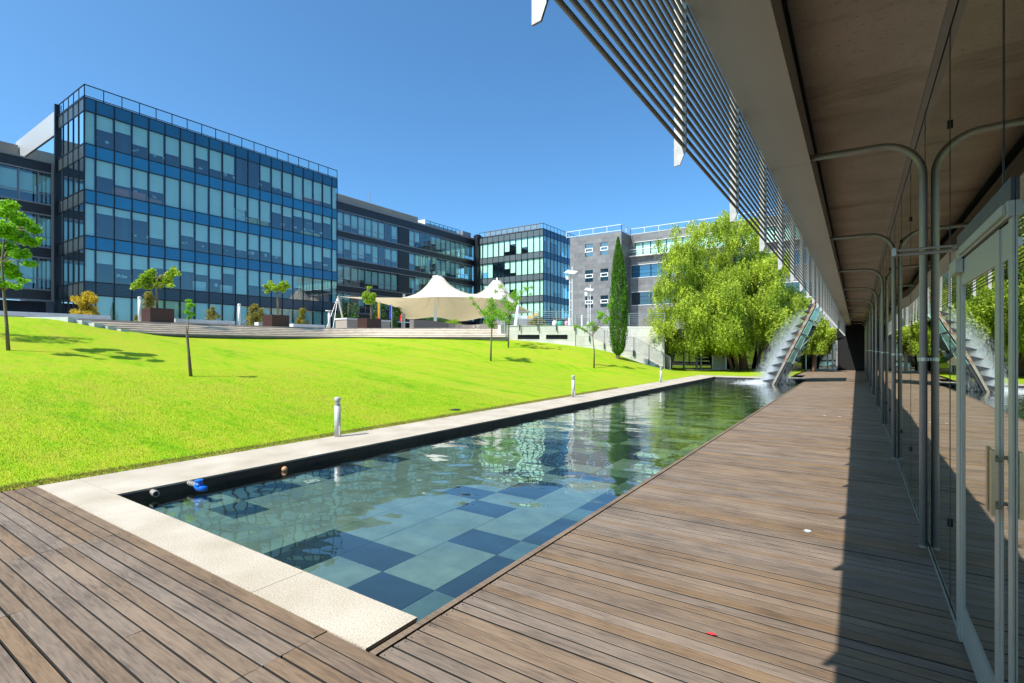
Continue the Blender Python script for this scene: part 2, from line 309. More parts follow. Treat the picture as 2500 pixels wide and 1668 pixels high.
MT = dict(
    wood=wood_mat(), granite=granite_mat(), grass=grass_mat(), water=water_mat(), tent=fabric_mat(), spray=spray_mat(),
    black_stone=M('black_pool_stone', (.012, .012, .013), .55, var=.5, scale=3, bump=.2),
    tile_light=M('pool_tile_light', (.19, .24, .20), .6, var=.28, scale=3.2, detail=9),
    tile_mid=M('pool_tile_mid', (.10, .15, .14), .6, var=.3, scale=3.0, detail=9),
    tile_dark=M('pool_tile_dark', (.018, .032, .036), .6, var=.35, scale=3, detail=9),
    grout=M('grout', (.02, .03, .03), .9),
    soil=M('soil_and_gap_shade', (.02, .018, .016), .95),  # soil and underlay, also the shade painted on deck board sides
    steel=M('grey_painted_steel', (.34, .335, .33), .38, metal=.25, var=.12, scale=3),
    steel_lt=M('light_steel', (.52, .52, .51), .35, metal=.6, var=.1, scale=8),
    tube=M('grey_tube', (.33, .325, .315), .42, metal=.2, var=.15, scale=5),
    plate=M('galvanised_plate', (.48, .47, .45), .45, metal=.15, var=.22, scale=22, bump=.05),
    fascia=M('fascia_panel', (.56, .535, .52), .45, metal=.1, var=.08, scale=1.2, stretch=(1, .3, 1)),
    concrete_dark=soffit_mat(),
    black=M('dark_recess', (.006, .006, .007), .8),
    door=M('door_aluminium', (.45, .44, .39), .38, metal=.35, var=.06, scale=3),
    brass=M('door_pull_steel', (.50, .44, .30), .3, metal=.9, var=.1, scale=20),
    tent_seam=M('tent_seam', (.55, .46, .30), .8),
    bollard=M('bollard_paint', (.50, .50, .49), .4, metal=.1, var=.08, scale=10),
    white=M('white_paint', (.74, .73, .70), .45, var=.06, scale=7),
    red=M('red_petal', (.65, .03, .04), .5, var=.1),
    mullion=M('dark_mullion', (.012, .016, .022), .4, metal=.3),
    blue_sp=slat_mat('blue_spandrel', (.010, .135, .30), (.022, .215, .43), .09, .3),
    blue_sp_top=slat_mat('dark_blue_spandrel', (.008, .085, .19), (.012, .125, .26), .09, .3),
    ground_refl_sp=slat_mat('ground_reflection_spandrel', (.015, .04, .065), (.04, .085, .12), .12, .3),  # bottom row: darker reflection of the ground put into colour
    dark_sp=slat_mat('dark_grey_spandrel', (.02, .028, .03), (.075, .095, .10), .12, .3),
    grey_sp=slat_mat('grey_spandrel', (.06, .082, .088), (.15, .185, .19), .09, .35),
    black_clad=M('black_cladding', (.018, .018, .022), .35, var=.3, scale=2),
    trim=M('grey_trim', (.24, .235, .24), .4, metal=.3),
    blind=M('roller_blind', (.72, .75, .68), .9, var=.06, scale=.7),
    blind_lt=M('pale_blind', (.86, .93, .82), .9, var=.06, scale=.7),
    interior=M('office_interior', (.035, .05, .075), .9, var=.4, scale=.6),
    orange=M('orange_cabinet', (.75, .13, .04), .6, var=.1), yellow=M('yellow_cabinet', (.72, .50, .13), .6, var=.1),
    paper=M('pale_clutter', (.7, .72, .72), .8, var=.2, scale=5),
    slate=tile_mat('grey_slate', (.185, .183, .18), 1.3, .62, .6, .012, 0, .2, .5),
    slate_y_shade=tile_mat('grey_slate_side_shaded', (.10, .10, .10), 1.3, .62, .6, .012, 1, .2, .5),  # same slate made darker: shade on the side faces put into colour
    concrete=tile_mat('pale_concrete', (.72, .68, .60), 1.35, .62, .72, .014, 0, .07, .8),
    step=M('pale_step_stone', (.78, .66, .53), .75, var=.18, scale=2.2, bump=.1, detail=9),
    step_dark=M('dark_step_stone', (.34, .31, .26), .85, var=.15, scale=2),
    paving=M('plaza_paving', (.42, .39, .35), .8, var=.12, scale=1.5),
    bench=M('pale_bench_stone', (.60, .59, .57), .8, var=.12, scale=3),
    planter=M('planter_wood', (.05, .018, .013), .45, var=.35, scale=2.5, stretch=(1, 1, 9)),
    kiosk=slat_mat('kiosk_boards', (.30, .255, .20), (.40, .34, .28), .12, .7),
    bark=M('tree_bark', (.16, .12, .085), .9, var=.4, scale=9, bump=.6, stretch=(1, 1, .3)),
    bark_red=M('reddish_bark', (.15, .078, .045), .9, var=.45, scale=5, bump=.6, stretch=(1, 1, .25)),
    rust=M('rusty_steel', (.42, .15, .055), .75, var=.5, scale=7, bump=.3),
    oldsteel=M('weathered_steel', (.33, .29, .23), .55, metal=.3, var=.4, scale=6),
    fin=M('dark_steel_fin', (.055, .055, .06), .4, metal=.4, var=.3, scale=7),
    pvc=M('grey_pvc', (.30, .27, .23), .5, var=.3, scale=25), bluep=M('blue_valve_paint', (.01, .16, .75), .3, var=.15, scale=20),
    ball=M('worn_ball', (.48, .27, .14), .6, var=.35, scale=30),
    skin=M('skin', (.55, .28, .18), .6), hair=M('brown_hair', (.10, .05, .025), .7),
    flag_r=M('red_flag', (.55, .02, .015), .8), flag_y=M('yellow_flag', (.75, .50, .02), .8), flag_b=M('blue_flag', (.01, .03, .30), .8),
    ground=M('far_ground', (.20, .20, .16), .95, var=.2, scale=.2),
)
MT['glass_blue'] = glassmat('tinted_curtain_glass', (.60, .86, .87), (.80, .94, 1.), .10, 1.2)
MT['glass_green'] = glassmat('green_curtain_glass', (.80, 1., .93), (.80, 1., .97), .06, 1.1)
MT['glass_side'] = glassmat('side_curtain_glass', (.40, .60, .62), (.85, .97, 1.), .66, 1.0)
MT['glass_rail'] = glassmat('clear_balustrade_glass', (.80, .95, .97), (.9, 1, 1), .12, 1.)
MT['glass_mirror'] = glassmat('dark_mirror_glass', (.06, .06, .06), (.86, .87, .80), .58, .75, through=.15, wob=.05)
MT['glass_dark'] = glassmat('dark_entrance_glass', (.1, .12, .12), (.8, .9, .85), .30, 1.0, through=.3)
MT['glass_teal'] = glassmat('teal_edge_glass', (.35, .62, .58), (.8, 1, .95), .15, 1.)
# ---------------------------------------------------------------- ground, pool, deck
def sheet(name, x0, x1, y0, y1, z, mat):
    o = MB().quad((x0, y0, z), (x1, y0, z), (x1, y1, z), (x0, y1, z)).build(name, mat); return tag(o, kind='structure')
sheet('ground', -900, 900, -700, 1500, -.9, MT['ground'])
WZ = -.125                                                             # water level
PX0, PX1, PY0, PY1 = -6.93, -2.2, 2.27, 31.5                           # pool inside
tag(MB().quad((PX0, PY0, WZ), (PX1, PY0, WZ), (PX1, PY1, WZ), (PX0, PY1, WZ)).build('water', MT['water']), kind='structure')
w = MB(); FZ = -.245
w.box(PX0 - .3, PX0, PY0 - .3, PY1 + .3, -.8, -.024); w.box(PX0, PX1, PY1, PY1 + .3, -.8, -.024)
w.box(PX0, PX1 - .05, PY0 - .3, PY0, -.8, -.024); w.box(PX1, PX1 + .25, PY0 - .3, PY1 + .3, -.8, -.14)
for k in range(1, 25):                                                 # thin joints standing proud of the long wall
    w.box(PX0, PX0 + .003, PY0 + k * 1.2, PY0 + k * 1.2 + .006, -.3, -.03)
tag(w.build('pool_wall', MT['black_stone']), kind='structure')
fl = MB(); fl.box(PX0, PX1, PY0, PY1, -.6, FZ - .006, 3)
dark = {(0, -1), (1, 0), (2, 0), (2, -1), (0, 2), (0, 3.5), (1, 4), (2, 5), (5, 0), (6, 1), (6, 2), (6, 4), (6, 5), (6, 7), (1, 6), (1, 7), (2, 8), (1, 9), (0, 9), (2, 10), (1, 11), (2, 12), (3, 14), (2, 16), (3, 20), (1, 18)}
mid = {(-1, -1), (-1, 2), (-1, -2)}
drk = {(-1, 0), (-1, 1), (-1, 3), (-1, 4), (-1, 6), (-1, 7)}
def hsh(i, j): return random.Random(i * 7919 + j * 104729 + 5).random()
for i in range(-1, 8):
    xa = max(-2.74 - .598 * (i + 1), PX0); xb = min(-2.74 - .598 * i, PX1)
    if xb - xa < .03: continue
    for j in range(-2, 71):
        ya = max(2.97 + .413 * j, PY0); yb = min(2.97 + .413 * (j + 1), PY1)
        if yb - ya < .03: continue
        if (i, j) in dark or (i, j) in drk: m = 2
        elif (i, j) in mid: m = 1
        elif j > 9: m = 2 if hsh(i, j) < (.34 if i < 5 else .12) else (1 if hsh(i, j) < .5 else 0)
        elif i == -1: m = 1
        else: m = 0
        fl.box(xa + .004, xb - .004, ya + .003, yb - .003, FZ - .01, FZ + random.uniform(-.001, .001), m)
tag(fl.build('pool_floor', [MT['tile_light'], MT['tile_mid'], MT['tile_dark'], MT['grout']]), kind='structure')
cp = MB()
def slabs(x0, x1, y0, y1, z0, z1, step, along):
    a0, a1 = (y0, y1) if along == 'y' else (x0, x1); a = a0
    while a < a1 - .01:
        b = min(a + step, a1)
        if a1 - b < .25: b = a1
        z = z1 + random.uniform(-.0015, .0015)
        if along == 'y': cp.box(x0, x1, a + .002, b - .002, z0, z)
        else: cp.box(a + .002, b - .002, y0, y1, z0, z)
        a = b
slabs(-8.19, PX0 - .002, 2.27, PY1, -.022, 0, 2.4, 'y')
slabs(-8.19, -2.235, 1.87, 2.266, -.022, 0, 2.4, 'x')
slabs(-8.19, -2.13, PY1 + .004, PY1 + 1.4, -.022, 0, 2.4, 'x')
tag(cp.build('pool_coping', MT['granite']), kind='structure')
dk = MB()
PIT = .1005
def board(x0, x1, y0, lift=0.):
    dk.a = random.uniform(.02, 1.)
    g0 = random.uniform(.008, .0125) + (.004 if random.random() < .15 else 0); n = max(2, int((x1 - x0) / .5))
    h = random.uniform(-.0015, .0015) + lift; tl = random.uniform(-.0012, .0012)
    bow = random.uniform(-.0022, .0022); ph = random.uniform(0, 3)
    vs = []; fs = []
    for k in range(n + 1):
        x = x0 + (x1 - x0) * k / n; d = bow * math.sin(ph + 2.2 * k / n)
        ya = y0 + g0 + d; yb = y0 + PIT - .001 + d * .6
        vs += [(x, ya, -.03), (x, ya, h - .002 + tl), (x, ya + .0015, h + tl), (x, yb - .0015, h - tl), (x, yb, h - .002 - tl), (x, yb, -.03)]
    for k in range(n):
        for j in (1, 2, 3): fs.append((k * 6 + j, k * 6 + j + 1, k * 6 + 6 + j + 1, k * 6 + 6 + j))
    dk.add(vs, fs)
    dk.add(vs, [(k * 6 + j, k * 6 + j + 1, k * 6 + 6 + j + 1, k * 6 + 6 + j) for k in range(n) for j in (0, 4)] + [tuple(range(6)), tuple(range(n * 6 + 5, n * 6 - 1, -1))], 1)  # board sides and ends near-black: shade of the gaps put into colour
y = 1.862
while y < 46.0:                                                        # walkway along the pool
    xe = -2.13 if y < 33 else (-2.6 if y < 36 else -3.1)
    if y < 33 or True: board(xe, .70, y)
    y += PIT
j = 0; y = 1.862 - PIT
while y > -2.6:                                                        # near terrace
    s1 = -5.45 + (0 if j % 11 < 9 else 1.1); s2 = -2.56 + (.0 if j % 7 < 6 else -.9)
    board(-9.6, s1 - .002, y); board(s1 + .002, s2 - .002, y, .002 if j == 0 else 0); board(s2 + .002, .70, y)
    y -= PIT; j += 1
dk.a = .4
dk.box(-2.198, -2.150, 1.864, PY1 + .0, -.09, -.001)                   # timber kerb on the water edge
for k in range(-1, 60):                                                # nail heads by the kerb
    pass
tag(dk.build('deck', [MT['wood'], MT['soil']]), kind='structure')
sheet('deck_underlay', -9.6, 5, -2.6, 1.866, -.035, MT['soil']); sheet('deck_underlay', -2.149, 5, 1.866, 46, -.036, MT['soil'])
nl = MB()
for k in range(0, 70):
    for q in (.025, .078): nl.tube([(-2.105, 1.862 + k * PIT + q, -.001), (-2.105, 1.862 + k * PIT + q, .0016)], .0045, 6)
tag(nl.build('deck_nails', MT['fin']), kind='structure')
# stairs / terrace outline
STAIR = [(-31.4, -12), (-31.4, 0), (-31.5, 6.), (-31.7, 10.8), (-32.0, 14), (-31.9, 17.3), (-31.0, 21.4), (-29.0, 24.2), (-26.2, 25.9), (-23.4, 27.6), (-20.6, 29.6)]
def smooth_curve(P, n=6):
    out = []
    for i in range(len(P) - 1):
        p0 = Vector(P[max(i - 1, 0)]); p1 = Vector(P[i]); p2 = Vector(P[i + 1]); p3 = Vector(P[min(i + 2, len(P) - 1)])
        for k in range(n):
            t = k / n; out.append(.5 * ((2 * p1) + (-p0 + p2) * t + (2 * p0 - 5 * p1 + 4 * p2 - p3) * t * t + (-p0 + 3 * p1 - 3 * p2 + p3) * t ** 3))
    out.append(Vector(P[-1])); return out
SC = smooth_curve(STAIR)
def offs(C, d):
    out = []
    for i, p in enumerate(C):
        t = (C[min(i + 1, len(C) - 1)] - C[max(i - 1, 0)]).normalized(); out.append(p + Vector((t.y, -t.x)) * d)
    return out
NST, TR, RI, PLZ = 5, .38, .118, 3.1
sw = MB()
for k in range(NST + 1):
    a = offs(SC, TR * k); b = offs(SC, TR * (k + 1) + (.02 if k < NST else -.05)); zt = PLZ - RI * (k + 1)
    if k == NST: zt = PLZ - RI * NST - .16
    for i in range(len(a) - 1):
        jt = .004
        sw.quad((*a[i], zt), (*b[i], zt), (*b[i + 1], zt), (*a[i + 1], zt), 0)
        if k < NST:
            sw.quad((*b[i], zt), (*b[i], zt - .07), (*b[i + 1], zt - .07), (*b[i + 1], zt), 0)
            c1 = b[i] + (a[i] - b[i]).normalized() * .09; c2 = b[i + 1] + (a[i + 1] - b[i + 1]).normalized() * .09
            sw.quad((*c1, zt - .07), (*c1, zt - RI - (.3 if k == NST - 1 else 0)), (*c2, zt - RI - (.3 if k == NST - 1 else 0)), (*c2, zt - .07), 1)  # riser in the darker tone: shade under the nosing put into colour
a = SC
for i in range(len(a) - 1): sw.quad((*a[i], PLZ), (*a[i], PLZ - RI), (*a[i + 1], PLZ - RI), (*a[i + 1], PLZ), 0)
tag(sw.build('terrace_steps', [MT['step'], MT['step_dark']]), kind='structure')
W0, W1, W2 = PZ(1236, 34.9, 0), PZ(1404, 34.9, 0), PZ(1622, 36.6, 0)
W1b = PZ(1404, 36.6, 0)
FC = [(-11.9, 39.7), (-2.2, 45.6), (1.5, 46.6)]
poly = [tuple(p) for p in SC] + [(W0.x, W0.y + .5), (W1.x, W1.y + .5), (W1b.x, W1b.y + .1), (W2.x, W2.y + .05), (W2.x - .3, W2.y + 1.2)] + [(p[0], p[1] + .3) for p in FC] + [(60, 46.6), (60, 260), (-160, 260), (-160, -12)]
tag(MB().prism(poly, -.5, PLZ).build('plaza_paving', MT['paving']), kind='structure')
eb = MB()
for xa, xb, yt in ((60, 166, 774.), (166, 200, 781.5), (200, 230, 788.5), (230, 263, 796.), (263, 295, 803.)):
    k = (60, 166, 200, 230, 263).index(xa); z = PLZ - RI * (k + .35); d = (z - EYE) * FPX / (HOR - yt); a = PZ(xa, d, 0); b = PZ(xb, d, 0)
    t = (b - a).normalized(); nn = Vector((-t.y, t.x, 0)) * .5
    v = [(*a.xy, z - .5), (*b.xy, z - .5), (*b.xy, z), (*a.xy, z)]; v += [(p[0] + nn.x, p[1] + nn.y, p[2]) for p in v]
    eb.add(v, [(0, 1, 2, 3), (7, 6, 5, 4), (0, 4, 5, 1), (3, 2, 6, 7), (0, 3, 7, 4), (1, 5, 6, 2)])
tag(eb.build('step_end_blocks', MT['bench']), kind='structure')
# lawn: thin-plate surface through surveyed heights
ctl = []
for yy in (-14, -8, -3, 1, 5, 10, 15, 20, 25, 30, 34): ctl.append((-8.19, yy, .0))
for xx, yy, zz in ((-6, 36.5, 0), (-2, 36, 0), (-7, 41, 0), (2, 44, -.02), (-11, 38.5, 0), (-3, 41, 0)): ctl.append((xx, yy, zz))
for x, yi, d in ((0, 775, 22.2), (90, 778, 22.8), (165, 783, 23.2), (229, 798.5, 23.6), (293, 810, 24.2), (327, 815, 24.6), (396, 821, 26.4), (520, 824, 29.3), (720, 828.5, 32.4), (900, 828.5, 33.7), (1000, 828.5, 33.8), (1234, 831, 34.6), (1336, 838.7, 34.8), (1430, 849.8, 34.8), (1498, 863, 34.8), (1540, 879, 34.8), (1600, 898, 35.2)):
    p = PD(x, yi, d); ctl.append((p.x, p.y, p.z))
ctl += [(-31, -12, 3.0), (-20, -12, 1.6), (-20, 0, 1.45), (-14, 6, .62), (-31, 2, 3.02), (-13, 14, .5), (-12.5, 24, .35)]
C = np.array(ctl)
def U(r2): return np.where(r2 > 1e-9, .5 * r2 * np.log(r2 + 1e-12), 0)
n_ = len(C); K = U(((C[:, None, :2] - C[None, :, :2]) ** 2).sum(-1)) + np.eye(n_) * .3
P_ = np.c_[np.ones(n_), C[:, :2]]; A = np.block([[K, P_], [P_.T, np.zeros((3, 3))]])
sol = np.linalg.solve(A, np.r_[C[:, 2], 0, 0, 0])
def lawn_z(x, y):
    x = np.atleast_1d(np.asarray(x, float)); y = np.atleast_1d(np.asarray(y, float)); sh = x.shape
    q = np.c_[x.ravel(), y.ravel()]; r2 = ((q[:, None] - C[None, :, :2]) ** 2).sum(-1)
    z = U(r2) @ sol[:n_] + sol[n_] + q @ sol[n_ + 1:]
    e = np.clip((-8.19 - q[:, 0]) / 1.0, 0, 1); flat = np.clip((q[:, 1] - 33) / 2, 0, 1)
    z = np.maximum(z, -.02) * np.where(q[:, 1] < 33, e, 1) + np.where(q[:, 1] < 33, .004 + .02 * np.clip((-8.19 - q[:, 0]) / .1, 0, 1), .024)
    return z.reshape(sh)
def LZ(x, y): return float(lawn_z(x, y)[0])
def onlawn(x, yi):
    """walk along the view ray through image point (x, yi) until it meets the lawn"""
    r = ray(x, yi); d = 5.
    while d < 60:
        p = r * d
        if p.z + EYE < LZ(p.x, p.y): break
        d += .05
    p.z = LZ(p.x, p.y); return p, d
gx = np.arange(-36, 4.01, .4); gx = np.sort(np.r_[gx, -8.165, -8.29, -8.7]); gy = np.arange(-14, 47.01, .4); gy = np.sort(np.r_[gy, 32.9])
X_, Y_ = np.meshgrid(gx, gy, indexing='ij'); Z_ = lawn_z(X_, Y_)
inside_poly = poly
def inpoly(x, y, P):
    c = False; n = len(P)
    for i in range(n):
        x1, y1 = P[i][:2]; x2, y2 = P[(i + 1) % n][:2]
        if (y1 > y) != (y2 > y) and x < (x2 - x1) * (y - y1) / (y2 - y1) + x1: c = not c
    return c
ST5 = [tuple(p) for p in offs(SC, TR * 2.6)]
lm = MB(); nx, ny = X_.shape; lm.v = [(X_[i, j], Y_[i, j], Z_[i, j]) for i in range(nx) for j in range(ny)]
for i in range(nx - 1):
    for j in range(ny - 1):
        cx, cy = (gx[i] + gx[i + 1]) / 2, (gy[j] + gy[j + 1]) / 2
        if cx > -8.18 and cy < 32.9: continue
        if cx > -3.2 and cy < 46.0: continue
        if inpoly(cx, cy, poly): continue
        lm.f.append((i * ny + j, (i + 1) * ny + j, (i + 1) * ny + j + 1, i * ny + j + 1)); lm.m.append(0); lm.at.append(0)
tag(lm.build('lawn', MT['grass'], smooth=True), kind='structure')
# quads (leaves, blades) straight from arrays
def quads_obj(name, V, mat, parent=None, rnd=None, tri=False):
    k = 3 if tri else 4; nf = len(V) // k
    me = bpy.data.meshes.new(name); me.vertices.add(len(V)); me.vertices.foreach_set('co', np.asarray(V, np.float32).ravel())
    me.loops.add(nf * k); me.loops.foreach_set('vertex_index', np.arange(nf * k, dtype=np.int32))
    me.polygons.add(nf); me.polygons.foreach_set('loop_start', np.arange(0, nf * k, k, dtype=np.int32))
    if rnd is not None:
        a = me.attributes.new('rnd', 'FLOAT', 'FACE'); a.data.foreach_set('value', np.asarray(rnd, np.float32))
    me.update(); me.validate(); me.materials.append(mat)
    o = bpy.data.objects.new(name, me); S.collection.objects.link(o)
    if parent is not None: o.parent = parent
    return o
# grass blades over the near lawn and along its trodden edge
MT['blade'] = foliage('grass_blade', (.15, .37, .004), (.40, .54, .012), .35, 1.2)
MT['blade_dry'] = foliage('dry_grass', (.22, .17, .05), (.40, .36, .09), .3, 3.)
def blades(n, xr, yr, hh, fn=None):
    x = rng.uniform(*xr, n); y = rng.uniform(*yr, n)
    if fn is not None: x, y = fn(x, y)
    z = lawn_z(x, y) - .004
    n = len(x); a = rng.uniform(0, 2 * np.pi, n); wdt = rng.uniform(.003, .006, n); h = rng.uniform(.5, 1.3, n) * hh
    lean = rng.uniform(0, .8, n) * h; b = rng.uniform(0, 2 * np.pi, n)
    dx, dy = np.cos(a) * wdt, np.sin(a) * wdt
    V = np.empty((n, 3, 3)); V[:, 0] = np.c_[x - dx, y - dy, z]; V[:, 1] = np.c_[x + dx, y + dy, z]; V[:, 2] = np.c_[x + np.cos(b) * lean, y + np.sin(b) * lean, z + h]
    return V.reshape(-1, 3), rng.uniform(0, 1, n)
def near(x, y):
    keep = rng.uniform(0, 1, len(x)) < np.clip(1.5 - np.hypot(x, y) / 14., .05, 1); return x[keep], y[keep]
V, q = blades(230000, (-17, -8.22), (-1, 13), .030, near)
tag(quads_obj('grass_blades', V, MT['blade'], rnd=q, tri=True), kind='stuff')
V, q = blades(30000, (-8.32, -8.165), (-2, 20), .034)
tag(quads_obj('dry_grass_edge', V, MT['blade_dry'], rnd=q, tri=True), kind='stuff')
# ---------------------------------------------------------------- pavilion with glass wall (right)
GX = .495; RY0, RY1 = -6., 51.
pav = thing('pavilion', 'low dark pavilion with mirror glass wall and projecting flat roof beside the deck', 'building', (GX, 20, 0))
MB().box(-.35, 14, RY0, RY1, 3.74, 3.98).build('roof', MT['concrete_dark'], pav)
MB().box(-.697, 14, RY0, RY1, 3.985, 4.5).build('roof_cap', MT['fascia'], pav)
f = MB(); y = RY0; yj = 5.43 - 3 * 4.13
while y < RY1:
    y2 = yj
    while y2 <= y + .1: y2 += 4.13
    y2 = min(y2, RY1)
    f.box(-.697, -.353, y + .002, y2 - .002, 3.36, 3.52); f.box(-.697, -.66, y + .002, y2 - .002, 3.524, 3.98); y = y2
f.box(-.372, -.353, RY0, RY1, 3.524, 3.60)
f.build('fascia', MT['fascia'], pav)
MB().box(.55, 14, RY0, RY1, -.01, 3.73).build('dark_interior', MT['black'], pav)
JY = [4.29 + 1.4467 * k for k in range(-7, 33)]
doorY = (2.66, 3.90)
for a, b in zip(JY[:-1], JY[1:]):
    g = MB()
    if b <= doorY[0] or a >= doorY[1]: g.quad((GX, a, 0), (GX, b, 0), (GX, b, 3.74), (GX, a, 3.74))
    else:
        if a < doorY[0]: g.quad((GX, a, 0), (GX, doorY[0], 0), (GX, doorY[0], 3.74), (GX, a, 3.74))
        if b > doorY[1]: g.quad((GX, doorY[1], 0), (GX, b, 0), (GX, b, 3.74), (GX, doorY[1], 3.74))
        a1, b1 = max(a, doorY[0]), min(b, doorY[1]); g.quad((GX, a1, 2.3), (GX, b1, 2.3), (GX, b1, 3.74), (GX, a1, 3.74))
    g.build('glass_pane', MT['glass_mirror'], pav)
jn = MB()
for k, a in enumerate(JY): jn.box(GX - .003, GX - .001, a - .004, a + .004, 0, 3.74)
jn.build('glass_joints', MT['fin'], pav)
ch = MB(); ch.box(GX - .045, GX - .004, RY0, RY1, 3.70, 3.738); ch.build('top_channel', MT['steel'], pav)
ch = MB(); ch.box(GX - .012, GX - .0035, 3.91, RY1, .0005, .018); ch.box(GX - .012, GX - .0035, RY0, 2.29, .0005, .018); ch.build('base_channel', MT['oldsteel'], pav)
first = None
for a in JY:                                                            # small black fittings that hold the panes
    for z in (.53, 3.09):
        if a < 4: continue
        if first is None: first = MB().box(GX - .014, GX - .0035, a - .009, a + .009, z - .025, z + .025).build('pane_fitting', MT['black'], pav); fa, fz = a, z
        else: c = first.copy(); S.collection.objects.link(c); c.parent = pav; c.location = (0, a - fa, z - fz)
# double door
dr = LB(); door = MB()
DX = .478
def frame(mb, y0, y1, z0, z1, x0=DX, x1=GX - .001): mb.box(x0, x1, y0, y1, z0, z1)
fr_ = MB(); frame(fr_, 3.79, 3.90, .0, 2.15); frame(fr_, 2.66, 3.90, 2.152, 2.212, .476); hd_ = MB(); frame(hd_, 2.66, 3.90, 2.214, 2.30, .482); hd_.build('door_header', MT['fin'], pav); frame(fr_, 2.66, 2.72, 0, 2.15, .487)
dframe = fr_.build('door_frame', MT['door'], pav)
def leaf(y0, y1, hy, s0=.075, s1=.03, X0=.483):
    l_ = MB(); frame(l_, y0, y0 + s0, .03, 2.14, X0); frame(l_, y1 - s1, y1, .03, 2.14, X0)
    frame(l_, y0 + s0, y1 - s1, .03, .22, X0 + .001); frame(l_, y0 + s0, y1 - s1, 2.0, 2.14, X0 + .001)
    o = l_.build('door', MT['door'], pav)
    MB().quad((GX - .004, y0 + s0, .2), (GX - .004, y1 - s1, .2), (GX - .004, y1 - s1, 2.02), (GX - .004, y0 + s0, 2.02)).build('door_glass', MT['glass_mirror'], o)
    hd = MB(); hd.box(DX - .030, DX - .018, hy - .018, hy + .018, .975, 1.24); hd.tube([(DX - .018, hy, 1.20), (DX + .004, hy, 1.20)], .008); hd.tube([(DX - .018, hy, 1.01), (DX + .004, hy, 1.01)], .008)
    hd.build('handle', MT['brass'], o); return o
leaf(2.86, 3.785, 2.875); leaf(2.722, 2.857, 2.80, .012, .02, .489)
hb = MB(); hb.box(.464, .475, 2.70, 3.72, 2.165, 2.205); hb.build('door_closer_rail', MT['door'], pav)
hb = MB(); hb.box(.450, .4805, 3.70, 3.93, 2.07, 2.145); hb.build('closer_box', MT['door'], pav)
hb = MB(); hb.tube([(.20, 4.2, 2.265), (GX - .002, 4.2, 2.265)], .012); hb.tube([(.20, 4.14, 2.285), (GX - .002, 4.14, 2.285)], .008); hb.box(.19, .21, 4.12, 4.22, 2.25, 2.30); hb.build('hold_back_rod', MT['steel_lt'], pav)
# bent pipe columns in front of the glass
pc = thing('pipe_column', 'grey bent pipe column nearest the door, foot on the deck', 'column', (.457, 5.43, 0), 0, 'bent grey pipe columns along the glass wall')
r_ = .30; pts = [(0, 0, .0), (0, 0, 3.39 - r_)] + [(-r_ + r_ * math.cos(a), 0, 3.39 - r_ + r_ * math.sin(a)) for a in [R(q) for q in range(10, 91, 10)]] + [(-.808, 0, 3.40)]
LB().tube(pts, .0275, 14).build('pipe', MT['steel'], pc, smooth=True)
LB().tube([(0, 0, .0005), (0, 0, .014)], .033, 12).build('foot', MT['oldsteel'], pc)
cb = LB(); cb.tube([(0, 0, 1.545), (0, 0, 1.575)], .031, 12); cb.box(.02, .034, -.016, .016, 1.548, 1.572); cb.build('clamp', MT['steel_lt'], pc)
ordn = ['second', 'third', 'fourth', 'fifth', 'sixth', 'seventh', 'eighth', 'ninth', 'tenth']
dup(pc, (.457, 1.30, 0), label='grey bent pipe column behind the door beside the camera')
for k in range(1, 11):
    dup(pc, (.457, 5.43 + 4.13 * k, 0), label='grey bent pipe column, %s beyond the door along the glass wall' % (ordn[k - 1] if k < 10 else 'last'))
# louvre screen hanging on the fascia
ls = thing('louvre_screen', 'long screen of horizontal grey tubes on steel plates hanging from the roof edge', 'louvre screen', (-.74, 20, 2.6))
NT = 34
for k in range(NT):
    z = 2.675 + .0525 * k
    MB().tube([(-.728, RY0, z), (-.728, RY1, z)], .0092, 10).build('tube', MT['tube'], ls, smooth=True)
y = 1.25 - 1.3767 * 5; bmesh_first = None
while y < RY1:
    if bmesh_first is None:
        b_ = MB(); prof = [(-.775, 2.58), (-.745, 2.583), (-.713, 2.66), (-.713, 4.5), (-.775, 4.5)]
        n = len(prof); b_.add([(p[0], y - .004, p[1]) for p in prof] + [(p[0], y + .004, p[1]) for p in prof], [tuple(range(n)), tuple(range(2 * n - 1, n - 1, -1))] + [(i, i + n, (i + 1) % n + n, (i + 1) % n) for i in range(n)])
        bmesh_first = b_.build('bracket', MT['plate'], ls); y_first = y
    else:
        o = bmesh_first.copy(); S.collection.objects.link(o); o.parent = ls; o.location = (0, y - y_first, 0)
    y += 1.3767
# far end: dark wall and louvre return
ew = thing('end_wall', 'black recessed wall closing the covered walkway at its far end', 'wall', (0, 47, 0))
MB().box(-1.2, 6, 46.0, 46.3, -.05, 3.73).build('wall', MT['black'], ew)
lr = thing('louvre_canopy', 'short horizontal louvre canopy turning away at the far roof corner', 'louvre canopy', (-2.5, 51.3, 2.6))
c0 = MB()
for k in range(14): c0.beam((-4.6 + .3 * 0, 51.2 + k * .16, 2.62), (-.74, 51.2 + k * .16, 2.62), .035, .035)
c0.build('slats', MT['plate'], lr); MB().box(-4.7, -.74, 51.05, 51.12, 2.56, 2.68).build('edge_beam', MT['white'], lr)
